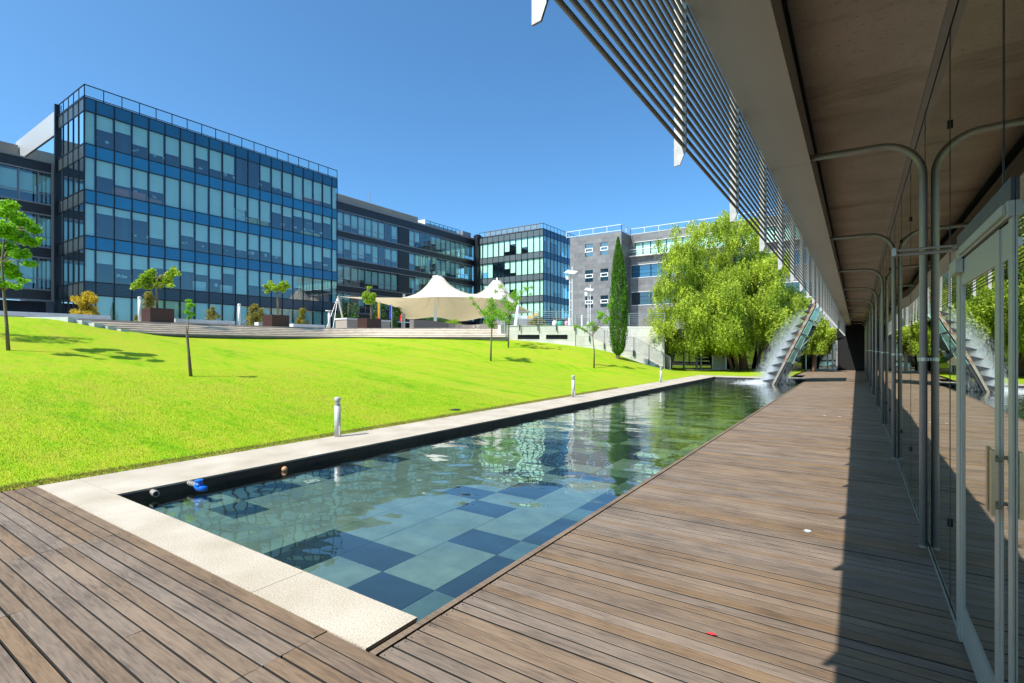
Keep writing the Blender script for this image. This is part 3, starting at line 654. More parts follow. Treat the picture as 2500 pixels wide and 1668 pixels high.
# ---------------------------------------------------------------- office buildings
def office(name, label, faces, base, rows, fl0, grp=None): pass
def grid_face(par, axis, const, a0, edges, rows, glass, spm, sign, blinds=None, blindmat='blind', seed=1, trans=False, low=True, names=('window', 'spandrel'), merged=False, mull=.034):
    """curtain wall in plane axis=const; edges along the other axis; rows=[(z0,z1,'w'|'s'|'t')] ; sign = outward direction"""
    rr = random.Random(seed)
    def pt(u, z, dep=0):
        return (const + sign * dep, u, z) if axis == 'x' else (u, const + sign * dep, z)
    gr = MB()
    def bx(mb, u0, u1, z0, z1, d0, d1, mi=0):
        p = pt(u0, z0, d0); q = pt(u1, z1, d1); mb.box(min(p[0], q[0]), max(p[0], q[0]), min(p[1], q[1]), max(p[1], q[1]), z0, z1, mi)
    zlo, zhi = min(r[0] for r in rows), max(r[1] for r in rows)
    for e in edges: bx(gr, e - mull, e + mull, zlo, zhi, -.02, .07)
    for z in sorted({r[0] for r in rows} | {r[1] for r in rows}): bx(gr, edges[0] + .001, edges[-1] - .001, z - .04, z + .04, -.021, .05)
    gr.build('mullion_grid', MT['mullion'], par)
    wi = -1
    for (z0, z1, k) in rows:
        if k in 'std':
            sp = MB(); bx(sp, edges[0], edges[-1], z0, z1, -.03, .012)
            sp.build(names[1], spm if k == 's' else MT['blue_sp_top' if k == 't' else 'ground_refl_sp'], par); continue
        wi += 1
        mg, mgb = MB(), MB()
        for i in range(len(edges) - 1):
            u0, u1 = edges[i] + mull * .9, edges[i + 1] - mull * .9
            g = mg if merged else MB(); g.quad(pt(u0, z0, .005), pt(u1, z0, .005), pt(u1, z1, .005), pt(u0, z1, .005))
            fr = None
            if blinds and wi < len(blinds): fr = blinds[wi][i] if i < len(blinds[wi]) else 1
            if fr is None: fr = rr.choice([1, 1, .85, .7, .55, .45, .6, .3, 1])
            bl = mgb if merged else MB(); zz = z1 - (z1 - z0) * fr
            if fr > .02: bl.box(*sorted((pt(u0 + .05, 0, -.16)[0], pt(u1 - .05, 0, -.15)[0])), *sorted((pt(u0 + .05, 0, -.16)[1], pt(u1 - .05, 0, -.15)[1])), zz + .02, z1)
            if not merged:
                wo = g.build(names[0], glass, par)
                if fr > .02: bl.build('blind', MT[blindmat], wo)
        if merged:
            mg.build(names[0], glass, par)
            if mgb.v: mgb.build('blinds', MT[blindmat], par)
# --- blue glass office
blue = thing('glass_office_building', 'large blue glass office block with five rows of windows and a glass roof railing', 'building', (-57, 28, PLZ))
BX, BY0, BY1 = -54., 15.4, 40.65
be = [BY0, 16.18] + [16.18 + (39.88 - 16.18) / 18 * k for k in range(1, 19)] + [BY1]
rows = []
zt = 22.88
for k in range(5):
    rows.append((zt - 1.13, zt, 't' if k == 0 else ('d' if k == 4 else 's'))); rows.append((max(zt - 3.89, PLZ), zt - 1.13, 'w')); zt -= 3.89
rows[-1] = (PLZ, rows[-1][1], 'w')
BL = [[1, .45, .35, .6, .75, .6, .85, .45, .7, .7, 0, .02, .6, .75, .8, 1, .8, .8, .8, 1],
      [1, .5, .65, .6, .6, 1, 1, 1, 1, 1, .55, .75, .8, .35, .4, .3, .3, .35, .3, 1],
      [1, .25, .25, .25, .75, 1, .5, .6, .6, .6, .7, .6, .6, .7, 1, 1, .8, .65, .4, 1],
      [1, .4, .5, .45, .35, .35, .35, .4, .5, .25, 1, .6, .6, .5, .6, .5, .55, .5, .5, 1], [1] * 20]
grid_face(blue, 'x', BX, 0, be, rows, MT['glass_blue'], MT['blue_sp'], 1, BL)
se = [-60.6 + 1.32 * k for k in range(6)]
rows2 = [(a, b, 's' if k in 'std' else 'w') for a, b, k in rows]
grid_face(blue, 'y', BY0, 0, se, rows2, MT['glass_side'], MT['dark_sp'], -1, None, 'blind', 5, mull=.014, names=('side_window', 'side_spandrel'))
it = MB()
for k in range(6):
    z = 22.88 - 3.89 * k; it.box(-60.4, BX - .35, BY0 + .35, BY1 - .2, z - .75, z - .35)
it.box(-60.6, -60.4, BY0 + .1, BY1, PLZ, 22.7); it.box(BX - 5, BX - .5, BY1 - .12, BY1, PLZ, 22.7)
it.box(-75, BX - .03, BY0 + .03, BY1, 22.45, 22.84)
for yy in np.arange(BY0 + 3, BY1, 5.2): it.box(BX - 1.6, BX - 1.1, yy, yy + .45, PLZ, 22.7)
it.build('interior', MT['interior'], blue)
cu = MB(); rr = random.Random(3)
def furn(row, bay, h, mi, dep=.5):
    z0 = 22.88 - 3.89 * row - 3.89 + .02; cu.box(BX - dep - .3, BX - dep, be[bay] + .1, be[bay + 1] - .06, z0, z0 + h, mi)
for r0, b0, h0, m0 in ((0, 16, .75, 0), (0, 17, .75, 0), (1, 2, .8, 0), (1, 3, .8, 0), (1, 4, .5, 0), (1, 11, .7, 1), (1, 12, 1., 1), (1, 16, .5, 1), (1, 17, .5, 1), (1, 10, 1.4, 2), (3, 18, .9, 0), (3, 17, .8, 0), (3, 15, .7, 0), (3, 7, 1.0, 2), (3, 9, .9, 2)): furn(r0, b0, h0, m0)
for q in range(70):
    r0 = rr.randrange(4); b0 = rr.randrange(1, 19); z0 = 22.88 - 3.89 * (r0 + 1); yy = be[b0] + rr.uniform(.1, 1.); w_ = rr.uniform(.08, .35)
    cu.box(BX - .9, BX - .7, yy, yy + w_, z0 + .7, z0 + .75 + rr.uniform(.03, .3), 2)
cu.build('office_furniture', [MT['orange'], MT['yellow'], MT['paper']], blue)
def roof_rail(par, pts, z0, z1, matp, glass=True, step=1.31, name='roof_railing'):
    mb = MB(); gl_ = MB()
    for a, b in zip(pts[:-1], pts[1:]):
        a = Vector((*a, 0)); b = Vector((*b, 0)); L = (b - a).length; n = max(1, round(L / step)); t = (b - a) / n
        mb.beam(a + Vector((0, 0, z1)), b + Vector((0, 0, z1)), .07, .07)
        mb.beam(a + Vector((0, 0, z0 + .1)), b + Vector((0, 0, z0 + .1)), .06, .06)
        for k in range(n + 1): p = a + t * k; mb.beam(p + Vector((0, 0, z0)), p + Vector((0, 0, z1)), .06, .06)
        if glass:
            for k in range(n): p, q = a + t * (k + .04), a + t * (k + .96); gl_.quad((p.x, p.y, z0 + .2), (q.x, q.y, z0 + .2), (q.x, q.y, z1 - .06), (p.x, p.y, z1 - .06))
    rl = mb.build(name, matp, par)
    if glass: gl_.build('railing_glass', MT['glass_rail'], rl)
roof_rail(blue, [(-60.6, BY0), (BX, BY0), (BX, BY1)], 22.92, 23.95, MT['mullion'])
MB().box(-60.9, -60.62, BY0 - .25, BY0 + .1, PLZ, 24.0).build('corner_post', MT['mullion'], blue)
wp = MB(); wp.box(-74, -60.95, BY0 - .1, BY0 + .2, 21.4, 23.55); wp.build('white_parapet', MT['plate'], blue)
gq = MB(); gq.quad((-74, BY0, 18.5), (-60.95, BY0, 18.5), (-60.95, BY0, 21.4), (-74, BY0, 21.4)); gq.build('upper_side_glass', MT['glass_side'], blue)
MB().box(-74, -61, BY0 + .25, BY0 + .4, PLZ, 21.4).build('upper_wall', MT['interior'], blue)
# --- long black office
def band_building(name, label, X, y0, y1, tops, cuts, solid=(), dark_ground=True, seed=2, first_clad=1.0):
    b = thing(name, label, 'building', (X, (y0 + y1) / 2, PLZ))
    rr = random.Random(seed)
    cl_, tm, il = MB(), MB(), MB()
    for (z0, z1) in tops: cl_.box(X - .3, X, y0, y1, z0, z1)
    ztop = tops[0][1]
    zs = tops + [(PLZ, PLZ)]
    for k in range(len(tops)):
        wt, wb = tops[k][0], (tops[k + 1][1] if k + 1 < len(tops) else PLZ)
        tm.box(X - .02, X + .08, y0, y1, wt - .06, wt + .05); tm.box(X - .02, X + .08, y0, y1, wb - .05, wb + .06)
        if k + 1 == len(tops) and dark_ground:
            il.box(X - 2.2, X - 2, y0, y1, PLZ, wt); continue
        for s0, s1 in solid: cl_.box(X - .3, X - .002, s0, s1, wb, wt)
        zm = wb + .95
        mu = MB()
        i = 0
        for a, c in zip(cuts[:-1], cuts[1:]):
            if any(s0 - .1 < (a + c) / 2 < s1 + .1 for s0, s1 in solid): continue
            g = MB(); g.quad((X - .1, a + .03, wb), (X - .1, c - .03, wb), (X - .1, c - .03, wt), (X - .1, a + .03, wt)); wo = g.build('window', MT['glass_blue'], b)
            fr = rr.choice([1, 1, .7, .6, .75, .5, 1, .65, .0, .8])
            if fr > 0: MB().box(X - .32, X - .31, a + .08, c - .08, wt - (wt - wb) * fr, wt).build('blind', MT['blind'], wo)
            mu.box(X - .12, X - .04, a - .035, a + .035, wb, wt)
        mu.box(X - .11, X - .05, y0, y1, zm - .03, zm + .03); mu.box(X - .12, X + .05, y1 - .08, y1, wb, wt)
        mu.build('window_frame', MT['trim'], b)
        il.box(X - 4.2, X - 4., y0, y1, wb, wt); il.box(X - 4, X - .31, y0, y1, wt - .25, wt + .05); il.box(X - 4, X - .31, y0, y1, wb - .05, wb + .3)
    tm.build('trim', MT['trim'], b); cl_.build('cladding', MT['black_clad'], b); il.build('interior', MT['interior'], b)
    return b
mcut = [45.95 - 3.9, 43.3, 44.6, 45.95, 47.14] + [47.14 + 1.29 * k for k in range(1, 7)] + [56.19, 57.57, 60.04] + [60.04 + (77.0 - 60.04) / 13 * k for k in range(1, 14)]
mid_b = band_building('black_office_building', 'long black clad office block with ribbon windows behind the tent', -61., 40.7, 77.1,
    [(21.33, 22.5), (17.5, 18.43), (13.62, 14.53), (9.75, 10.65), (6.0, 6.8)], mcut, [(57.6, 60.0)], True, 4)
t = MB(); t.box(-61.4, -60.9, 40.7, 77.1, 22.56, 22.80); t.build('roof_edge', MT['trim'], mid_b)
t = MB(); t.box(-75, -62.0, 40.7, 63., 22.55, 24.0); t.build('roof_parapet', MT['kiosk'], mid_b)
t = MB(); t.box(-75, -61.6, 40.7, 77, 22.5, 22.79); t.build('roof', MT['black_clad'], mid_b)
t = MB(); t.box(-64, -61.6, 64.3, 64.6, 22.8, 23.9); t.build('plant_screen_end', MT['white'], mid_b)
roof_rail(mid_b, [(-61.7, 64.6), (-61.7, 73.7)], 22.8, 23.8, MT['mullion'], step=1.1)
t = MB(); t.box(-66, -61.9, 65, 73, 22.8, 23.5); t.box(-64, -61.7, 74.6, 77, 22.8, 23.9); t.build('roof_plant', MT['trim'], mid_b)
an = MB(); an.tube([(-63, 53.3, 23.9), (-63, 53.3, 26.2)], .04)
for z in (24.6, 25.0, 25.5, 25.9): an.tube([(-63, 52.9, z), (-63, 53.7, z)], .025)
an.build('antenna', MT['steel_lt'], mid_b)
MB().box(-61.1, -60.2, 77.1, 79, PLZ, 23.4).build('end_pier', MT['black_clad'], mid_b)
low_b = band_building('black_office_wing', 'black clad office wing with ribbon windows at the left picture edge', -61., -14., 15.1,
    [(17.6, 18.5), (13.75, 14.7), (9.85, 10.8), (6.0, 6.95)], [-14 + 0 * 1] + [15.1 - 1.0 - 1.27 * k for k in range(21, -1, -1)] + [15.1], (), True, 9)
t = MB(); t.box(-61.3, -60.92, -14, 15.15, 18.5, 18.62); t.box(-61.05, -60.9, 14.98, 15.15, 6, 18.5); t.build('roof_edge', MT['trim'], low_b)
t = MB(); t.box(-75, -61.32, -14, 15.1, 18.3, 18.55); t.build('roof', MT['black_clad'], low_b)
t = MB(); t.box(-73.2, -72.6, -14, 15.2, 18.6, 22.9); t.box(-74, -73.3, 8, 12.4, 22.9, 24.9); t.build('roof_screen', MT['kiosk'], low_b)
# --- green glass office
gy = 77.12; gxc = -45.58
green = thing('green_glass_office_building', 'pale green glass office block on the corner behind the tent', 'building', (-52, 82, PLZ))
ge = [-59.7, -58.98] + [-57.78 + 1.272 * k for k in range(0, 10)] + [gxc]
rw = []; zt = 22.63
for k in range(5):
    rw.append((zt - 1.1, zt, 's')); rw.append((max(zt - 3.87, PLZ), zt - 1.1, 'w')); zt -= 3.87
rw[-1] = (PLZ, rw[-1][1], 'w')
grid_face(green, 'y', gy, 0, ge, rw, MT['glass_green'], MT['grey_sp'], -1, [[1, 1, 1, 1, 1, .75, .3, 1, .6, 1, 1, 1], [1, .6, 1, 0, 0, .5, .8, 1, 1, 1, 1, 1], [1, 1, 1, 1, 1, 1, .5, 1, 1, 1, 1, 1], [1] * 12, [1] * 12], 'blind_lt', 8)
he = [gy + .02 + 1.28 * k for k in range(0, 12)]
grid_face(green, 'x', gxc, 0, he, [(a, b, 't' if k == 's' else 'w') for a, b, k in rw], MT['glass_blue'], MT['blue_sp'], 1, None, 'blind', 11, names=('side_window', 'side_spandrel'))
it = MB()
for k in range(6): z = 22.63 - 3.87 * k; it.box(-59.6, gxc - .35, gy + .35, he[-1], z - .75, z - .35)
it.box(-59.6, gxc - 4, gy + 4, gy + 4.2, PLZ, 22.4); it.box(gxc - 4.2, gxc - 4, gy + 4, he[-1], PLZ, 22.4); it.box(-61, gxc - .1, gy + .1, he[-1], 22.3, 22.58)
it.box(-60.2, -59.75, gy - .6, gy + .4, PLZ, 23.3)
it.build('interior', MT['interior'], green)
ow = MB(); ow.box(gxc - .7, gxc - .6, gy + 5.2, he[-1], PLZ, 6.4); ow.build('orange_reflection_panel', MT['orange'], green)  # added panel, stands in for an orange reflection in the glass
roof_rail(green, [(-59.7, gy), (gxc, gy), (gxc, he[-1])], 22.65, 23.62, MT['mullion'], step=1.28)
t = MB(); t.box(-59.5, -47.2, gy + 1.6, gy + 1.8, 22.6, 24.2); t.build('roof_screen', MT['trim'], green)
t = MB(); t.box(-60.2, -59.72, gy - .62, gy + .5, PLZ, 23.35); t.build('edge_pier', MT['black_clad'], green)
# --- grey slate building
gs = thing('slate_office_building', 'grey slate clad building with small white framed windows and a white roof rail', 'building', (-30, 72, PLZ))
wl_ = MB(); yF, yB = 70., 73.62; xs0, xs1, xs2 = -36.6, -28.25, 6.
sm = [(-34.02, -32.75), (-31.52, -30.3)]; zr = [(15.5, 17.35), (11.65, 13.45), (7.75, 9.5)]
def wall_holes(mb, u0, u1, z0, z1, holes, Y, th=.35):
    us = sorted({u0, u1} | {h[0] for h in holes} | {h[1] for h in holes}); zs = sorted({z0, z1} | {h[2] for h in holes} | {h[3] for h in holes})
    for a, b in zip(us[:-1], us[1:]):
        for c, d in zip(zs[:-1], zs[1:]):
            if any(h[0] - .01 < (a + b) / 2 < h[1] + .01 and h[2] - .01 < (c + d) / 2 < h[3] + .01 for h in holes): continue
            mb.box(a, b, Y, Y + th, c, d)
holes = [(a, b, c, d) for a, b in sm for c, d in zr]
wall_holes(wl_, xs0, xs1, PLZ, 18.64, holes, yF)
bh = [(-27.6, xs2, 15.6, 17.5), (-29.4 + 1.3, xs2, 12.25, 14.1), (-28.1, xs2, 8.15, 10.05)]
wall_holes(wl_, xs1, xs2, PLZ, 18.8, bh, yB)
wl_.build('front_wall', MT['slate'], gs)
ws = MB(); ws.box(xs1 - .35, xs1 + .003, yF + .003, yB + .3, PLZ, 18.643); ws.box(xs0 - .003, xs0 + .35, yF + .003, 85, PLZ, 18.643); ws.build('side_wall', MT['slate_y_shade'], gs)
bk_ = MB(); bk_.box(xs0 + .4, xs1 - .4, yF + 2.2, yF + 2.4, PLZ, 18.4); bk_.box(xs1, xs2, yB + 1.2, yB + 1.4, PLZ, 18.4); bk_.box(xs1 + .05, xs1 + .2, yB + .36, yB + 1.2, PLZ, 18.4)
for z in (18.3, 14.6, 10.8, 6.9): bk_.box(xs1, xs2, yB + .36, yB + 3, z - .3, z)
bk_.box(xs0, xs2, yB + .3, 90, 18.3, 18.55)
bk_.build('interior', MT['interior'], gs)
for a, b in sm:
    for c, d in zr:
        g = MB(); g.quad((a, yF + .15, c), (b, yF + .15, c), (b, yF + .15, d), (a, yF + .15, d)); wo = g.build('window', MT['glass_dark'], gs)
        h = d - c; f_ = MB(); z0, z1 = c + h * .33, c + h * .66
        f_.box(a, b, yF - .04, yF + .12, z0, z0 + .12); f_.box(a, b, yF - .04, yF + .12, z1 - .12, z1); f_.box(a, a + .12, yF - .04, yF + .12, z0 + .12, z1 - .12); f_.box(b - .12, b, yF - .04, yF + .12, z0 + .12, z1 - .12)
        f_.build('white_frame', MT['white'], wo)
for (a, b, c, d), k in zip(bh, range(4)):
    st = 1.17 if k == 0 else 2.9; n = int((b - a) / st); gg = MT['glass_green'] if k == 0 else MT['glass_blue']
    for i in range(n):
        u0, u1 = a + i * st, a + (i + 1) * st
        g = MB(); g.quad((u0 + .05, yB + .2, c), (u1 - .05, yB + .2, c), (u1 - .05, yB + .2, d), (u0 + .05, yB + .2, d)); wo = g.build('ribbon_window', gg, gs)
        if k == 0: MB().box(u0 + .05, u1 - .05, yB + .3, yB + .31, c, d).build('blind', MT['blind_lt'], wo)
        elif k == 1: MB().box(u0 + .05, u1 - .05, yB + .3, yB + .31, c, d).build('blue_blind', MT['blue_sp'], wo)
    f_ = MB(); f_.box(a, b, yB - .05, yB + .22, c - .08, c); f_.box(a, b, yB - .05, yB + .22, d, d + .08); f_.build('ribbon_frame', MT['white'], gs)
    f_ = MB()
    for i in range(n + 1): f_.box(a + i * st - .03, a + i * st + .03, yB + .1, yB + .24, c, d)
    if k in (1, 2):
        for q in (.33, .66): f_.box(a, b, yB + .12, yB + .18, c + (d - c) * q - .02, c + (d - c) * q + .02)
    f_.build('ribbon_mullion', MT['mullion'], gs)
t = MB(); t.box(xs1, xs2, yB - .6, yB - .55, 16.35, 16.42); t.box(xs1, xs2, yB - .6, yB - .55, 16.0, 16.04); t.box(xs1, xs2, yB - .62, yB, 15.35, 15.5); t.build('balcony_rail', MT['white'], gs)
roof_rail(gs, [(-37.2, yF), (xs1, yF), (xs1, yB), (xs2, yB)], 18.7, 19.62, MT['white'], False, 2.1)
# ---------------------------------------------------------------- retaining walls, stair, railing
def P2(v): return Vector((v.x, v.y, 0))
def wall_strip(mb, a, b, za0, za1, zb0, zb1, th, mi=0):
    a = P2(a); b = P2(b); t = (b - a).normalized(); nn = Vector((-t.y, t.x, 0)) * th
    v = [(*a.xy, za0), (*b.xy, zb0), (*b.xy, zb1), (*a.xy, za1), (*(a + nn).xy, za0), (*(b + nn).xy, zb0), (*(b + nn).xy, zb1), (*(a + nn).xy, za1)]
    mb.add(v, [(0, 1, 2, 3), (7, 6, 5, 4), (0, 4, 5, 1), (3, 2, 6, 7), (0, 3, 7, 4), (1, 5, 6, 2)], mi)
rw_ = thing('retaining_wall', 'pale concrete retaining wall with two dark vents below the terrace railing', 'wall', (W0.x, W0.y, 2.2))
A0 = Vector((-20.55, 29.5, 0)); w = MB()
wall_strip(w, PZ(1222, 34.6, 0), W0, 1.5, 3.24, 1.5, 3.24, .3)
t_ = (W1 - W0).normalized(); L_ = (W1 - W0).length
# wall with vent openings
def wp_(x): return PZ(x, 34.9, 0)
vx = [1236, 1264, 1317.5, 1333, 1386, 1404]; v0, v1 = EYE + (HOR - 828.5) / FPX * 34.9, EYE + (HOR - 817.5) / FPX * 34.9
for i in range(5):
    a, b = wp_(vx[i]), wp_(vx[i + 1])
    if i in (1, 3): wall_strip(w, a, b, .5, v0, .5, v0, .3); wall_strip(w, a, b, v1, 3.24, v1, 3.24, .3)
    else: wall_strip(w, a, b, .5, 3.24, .5, 3.24, .3)
w.build('wall', MT['concrete'], rw_)
for i in (1, 3):
    g = MB(); a, b = wp_(vx[i]), wp_(vx[i + 1]); nn = Vector((-t_.y, t_.x, 0))
    wall_strip(g, a + nn * .25, b + nn * .25, v0, v1, v0, v1, .02)
    for k in range(5):
        z = v0 + (v1 - v0) * (k + .3) / 5; wall_strip(g, a + nn * .06, b + nn * .06, z, z + .018, z, z + .018, .12)
    g.build('vent_grille', MT['fin'], rw_)
w = MB(); bw = thing('stair_back_wall', 'tall pale concrete wall behind the stair down to the lawn', 'wall', (W2.x, W2.y, 0))
wall_strip(w, W1b, W2, -.1, 3.24, -.1, 3.24, .3); wall_strip(w, W1, W1b, 1.0, 3.24, 1.0, 3.24, .2); w.build('wall', MT['concrete'], bw)
st = thing('outdoor_stair', 'concrete stair with landing descending along the wall to the lawn', 'stair', (W2.x, W2.y, 0))
prof = [(1404, 3.24), (1414, 3.1), (1440, 2.5), (1476, 2.0), (1512, 1.52), (1550, 1.50), (1577, .98), (1600, .62), (1618, .34), (1637, .12)]
w = MB(); stp = MB()
for (xa, za), (xb, zb) in zip(prof[:-1], prof[1:]):
    a, b = PZ(xa, 34.95, 0), PZ(xb, 34.95, 0)
    if xa < 1585: wall_strip(w, a, b, -.2, za, -.2, zb, .2)
    n = max(1, round(abs(za - zb) / .16))
    for k in range(n):
        p = a.lerp(b, k / n); q = a.lerp(b, (k + 1) / n); z = za + (zb - za) * (k + .5) / n - (.04 if xa < 1585 else 0)
        nn = (b - a).normalized(); nn = Vector((-nn.y, nn.x, 0))
        o_ = nn * (.205 if xa < 1585 else 0.0); wall_strip(stp, p + o_, q + o_, -.2, z, -.2, z, 1.45)
w.build('side_wall', MT['concrete'], st); stp.build('steps', MT['step_dark'], st)
def railing(label, pts, h, nr, mat, pads=True, posts_every=1.35, d0=0.0):
    a0 = Vector(pts[0]); o = thing('metal_railing', label, 'railing', tuple(a0))
    rail = MB(); PRS = []
    for a, b in zip(pts[:-1], pts[1:]):
        a = Vector(a); b = Vector(b); n = max(1, round((b - a).length / posts_every))
        for k in range(n + 1):
            if k == 0 and a != a0: continue
            p = a.lerp(b, k / n); pr = MB().box(p.x - .02, p.x + .02, p.y - .02, p.y + .02, p.z, p.z + h).build('post', mat, o)
            if pads: MB().box(p.x - .03, p.x + .03, p.y - .06, p.y - .02, p.z - .38, p.z + .02).build('bracket', MT['fin'], pr)
        for k in range(nr):
            z = h * (.12 + .88 * k / (nr - 1)); rail.beam(a + Vector((0, -.03, z)), b + Vector((0, -.03, z)), .03, .035 if k == nr - 1 else .02)
    rail.build('rails', mat, o)
    return o
def off(p, z, k=-.03): return (p.x + .0, p.y + k, z)
railing('light steel railing along the terrace wall above the two vents', [off(PZ(1225, 34.85, 0), 3.24), off(W1, 3.24)], .93, 7, MT['steel_lt'], posts_every=1.17)
railing('light steel railing on the terrace behind the cypress', [off(W1b, 3.24, .1), off(W2, 3.24, .1)], .93, 7, MT['steel_lt'])
railing('grey sloping handrail of the upper stair flight beside the cypress', [off(PZ(1440, 34.95, 0), 2.5), off(PZ(1512, 34.95, 0), 1.5), off(PZ(1547, 34.95, 0), 1.5)], .9, 7, MT['steel'], posts_every=1.3)
railing('grey sloping handrail of the lower stair flight ending on the grass', [off(PZ(1550, 34.95, 0), 1.5), off(PZ(1620, 34.95, 0), .42), off(PZ(1637, 34.95, 0), .12)], .9, 8, MT['steel'], posts_every=1.3)
tr_ = thing('metal_railing', 'short light steel handrail at the top right end of the terrace steps', 'railing', (-20.6, 29.7, 3.1))
w = MB(); a = PZ(1215, 37.4, 3.1); b = PZ(1232, 34.7, 2.6)
for k in range(7): w.beam(a + Vector((0, 0, .15 + .13 * k)), b + Vector((0, 0, .15 + .13 * k)), .03, .02)
for p in (a, (a + b) / 2, b): w.box(p.x - .02, p.x + .02, p.y - .02, p.y + .02, p.z - .1, p.z + .95)
w.build('rails', MT['steel_lt'], tr_)
# entrance under the terrace, behind the big tree
en = thing('entrance_front', 'dark glazed entrance front under the terrace behind the big tree', 'building', (-8, 42, 0))
F0, F1, F2 = [Vector((p[0], p[1], 0)) for p in FC]; ft = (F1 - F0)
def fp(t): return F0 + ft * t
def tx(x): r = ray(x, HOR); # param where column x meets facade line
def facade_t(x):
    r = ray(x, HOR); M_ = Matrix(((r.x, -ft.x), (r.y, -ft.y))); s = M_.inverted() @ Vector((F0.x, F0.y)); return s[1]
w = MB(); wall_strip(w, F0, F1, 2.45, 3.14, 2.45, 3.14, .3); w_b = w; w = MB(); wall_strip(w, F1, F2, 2.45, 3.14, 2.45, 3.14, .3); w.build('dark_upper_wall', MT['black_clad'], en); w = MB()
wall_strip(w, W2 + Vector((0.02, .3, 0)), F0, -.1, 3.14, -.1, 3.14, .3); w.build('recess_wall', MT['black_clad'], en); w_b.build('upper_wall', MT['slate'], en)
w = MB(); a, b = facade_t(1741), facade_t(1772); wall_strip(w, fp(a), fp(b), 0, 2.45, 0, 2.45, .35); w.build('stone_pier', MT['concrete'], en)
bk2 = MB(); nn = Vector((-ft.y, ft.x, 0)).normalized(); wall_strip(bk2, F0 + nn * 3, F1 + nn * 3, 0, 2.45, 0, 2.45, .1); bk2.build('interior', MT['black'], en)
cuts_ = [0, facade_t(1671), facade_t(1702), facade_t(1712), facade_t(1740)] + [facade_t(1773) + k * (1 - facade_t(1773)) / 6 for k in range(7)]
for a, b in zip(cuts_[:-1], cuts_[1:]):
    if abs(a - facade_t(1740)) < 1e-6: continue
    g = MB(); p, q = fp(a) + nn * .1, fp(b) + nn * .1; g.quad((p.x, p.y, 0), (q.x, q.y, 0), (q.x, q.y, 2.45), (p.x, p.y, 2.45)); g.build('glass_pane', MT['glass_dark'], en)
g = MB()
wall_strip(g, F1 + nn * .1, F2 + nn * .1, 0, 2.45, 0, 2.45, .2); g.build('dark_wall', MT['black'], en)
g = MB()
for c in cuts_: p = fp(c); g.beam((p.x, p.y, 0), (p.x, p.y, 2.45), .07, .07)
g.build('frame', MT['steel_lt'], en)
wall_strip(MB(), F0, F1, 0, .1, 0, .1, .1)
k_ = MB(); wall_strip(k_, F0 - nn * .5, F1 - nn * .5, -.1, .06, -.1, .06, .5); tag(k_.build('entrance_kerb', MT['step']), kind='structure')
# glass vestibule
vs_ = thing('glass_vestibule', 'small glazed door box with grey frames at the end of the deck', 'vestibule', (-1.9, 44.6, 0))
w = MB()
for x in (-2.62, -1.86, -1.55, -1.28): w.box(x, x + .1, 44.35, 44.45, 0, 2.1)
w.box(-2.62, -1.18, 44.35, 44.45, 2.1, 2.25); w.box(-2.52, -1.28, 44.36, 44.44, 0, .12); w.box(-2.62, -2.52, 44.46, 45.4, 2.1, 2.2); w.build('frame', MT['steel'], vs_)
w = MB(); w.quad((-2.52, 44.4, .12), (-1.28, 44.4, .12), (-1.28, 44.4, 2.1), (-2.52, 44.4, 2.1)); w.build('glass', MT['glass_dark'], vs_)
# ---------------------------------------------------------------- plaza furniture
def edge_d(x): pass
def bench_seg(label, xa, xb):
    a = PX(xa, 780, -33.5); b = PX(xb, 780, -33.5); o = thing('stone_bench', label, 'bench', (-33.5, (a.y + b.y) / 2, PLZ), 0, 'long low pale stone benches on the terrace')
    MB().box(-34.0, -33.5, a.y, b.y, PLZ + .12, PLZ + .33).build('seat', MT['bench'], o); MB().box(-33.92, -33.58, a.y + .1, b.y - .1, PLZ, PLZ + .12).build('base', MT['bench'], o)
bench_seg('long low pale stone bench at the left edge, beside the orange bush', -160, 270)
bench_seg('long low pale stone bench between the first planter and the white light column', 428, 574)
bench_seg('short low pale stone bench end showing left of the middle planter', 631, 664)
bench_seg('low pale stone bench right of the middle planter', 716, 794)
def planter(label, x, y, w_, l_, h):
    o = thing('planter_box', label, 'planter', (x, y, PLZ), 0, 'dark wooden planter boxes with a tree')
    b = LB(); n = 6
    for k in range(n): z0 = h * k / n; b.box(-w_, 0, 0, l_, z0 + .004, z0 + h / n - .004)
    b.build('boards', MT['planter'], o); LB().box(-w_ + .05, -.05, .05, l_ - .05, .02, h - .04).build('soil', MT['soil'], o)
    return o
planter('dark brown wooden planter box below the wide tree at left', -32.15, 12.05, 1.15, 1.2, .80)
planter('dark brown wooden planter box in the middle of the terrace', -32.0, 19.0, 1.1, 1.25, .80)
planter('dark brown wooden planter box in front of the pale board kiosk', -30.6, 25.7, 1.1, 1.4, .85)
ki = thing('board_kiosk', 'long low pale boarded counter box left of the tent', 'kiosk', (-33.2, 28, PLZ))
MB().box(-34.6, -33.2, 25.9, 30.4, PLZ, PLZ + .84).build('body', MT['kiosk'], ki); MB().box(-34.65, -33.15, 25.85, 30.45, PLZ + .842, PLZ + .96).build('top', MT['bench'], ki)
def light_column(label, x, d, h, disc=False):
    p = PZ(x, d, PLZ); o = thing('light_column', label, 'light column', tuple(p), 0, 'white light columns on the terrace')
    LB().tube([(0, 0, 0), (0, 0, h - .12)], .085, 14).build('shaft', MT['white'], o, smooth=True)
    if disc: LB().tube([(-.08, 0, h - .08), (-.08, 0, h - .03)], .22, 16).build('disc', MT['white'], o)
    else: LB().tube([(0, 0, h - .12), (0, 0, h - .02), (0, 0, h)], [.10, .10, .06], 14).build('cap', MT['white'], o)
light_column('white light column left of the first planter', 341, 29.0, 1.5)
light_column('white light column at the end of the long bench', 584, 33.6, 1.5)
light_column('white light column with a flat disc top beside the leaning tent pole', 803.5, 37.2, 1.36, True)
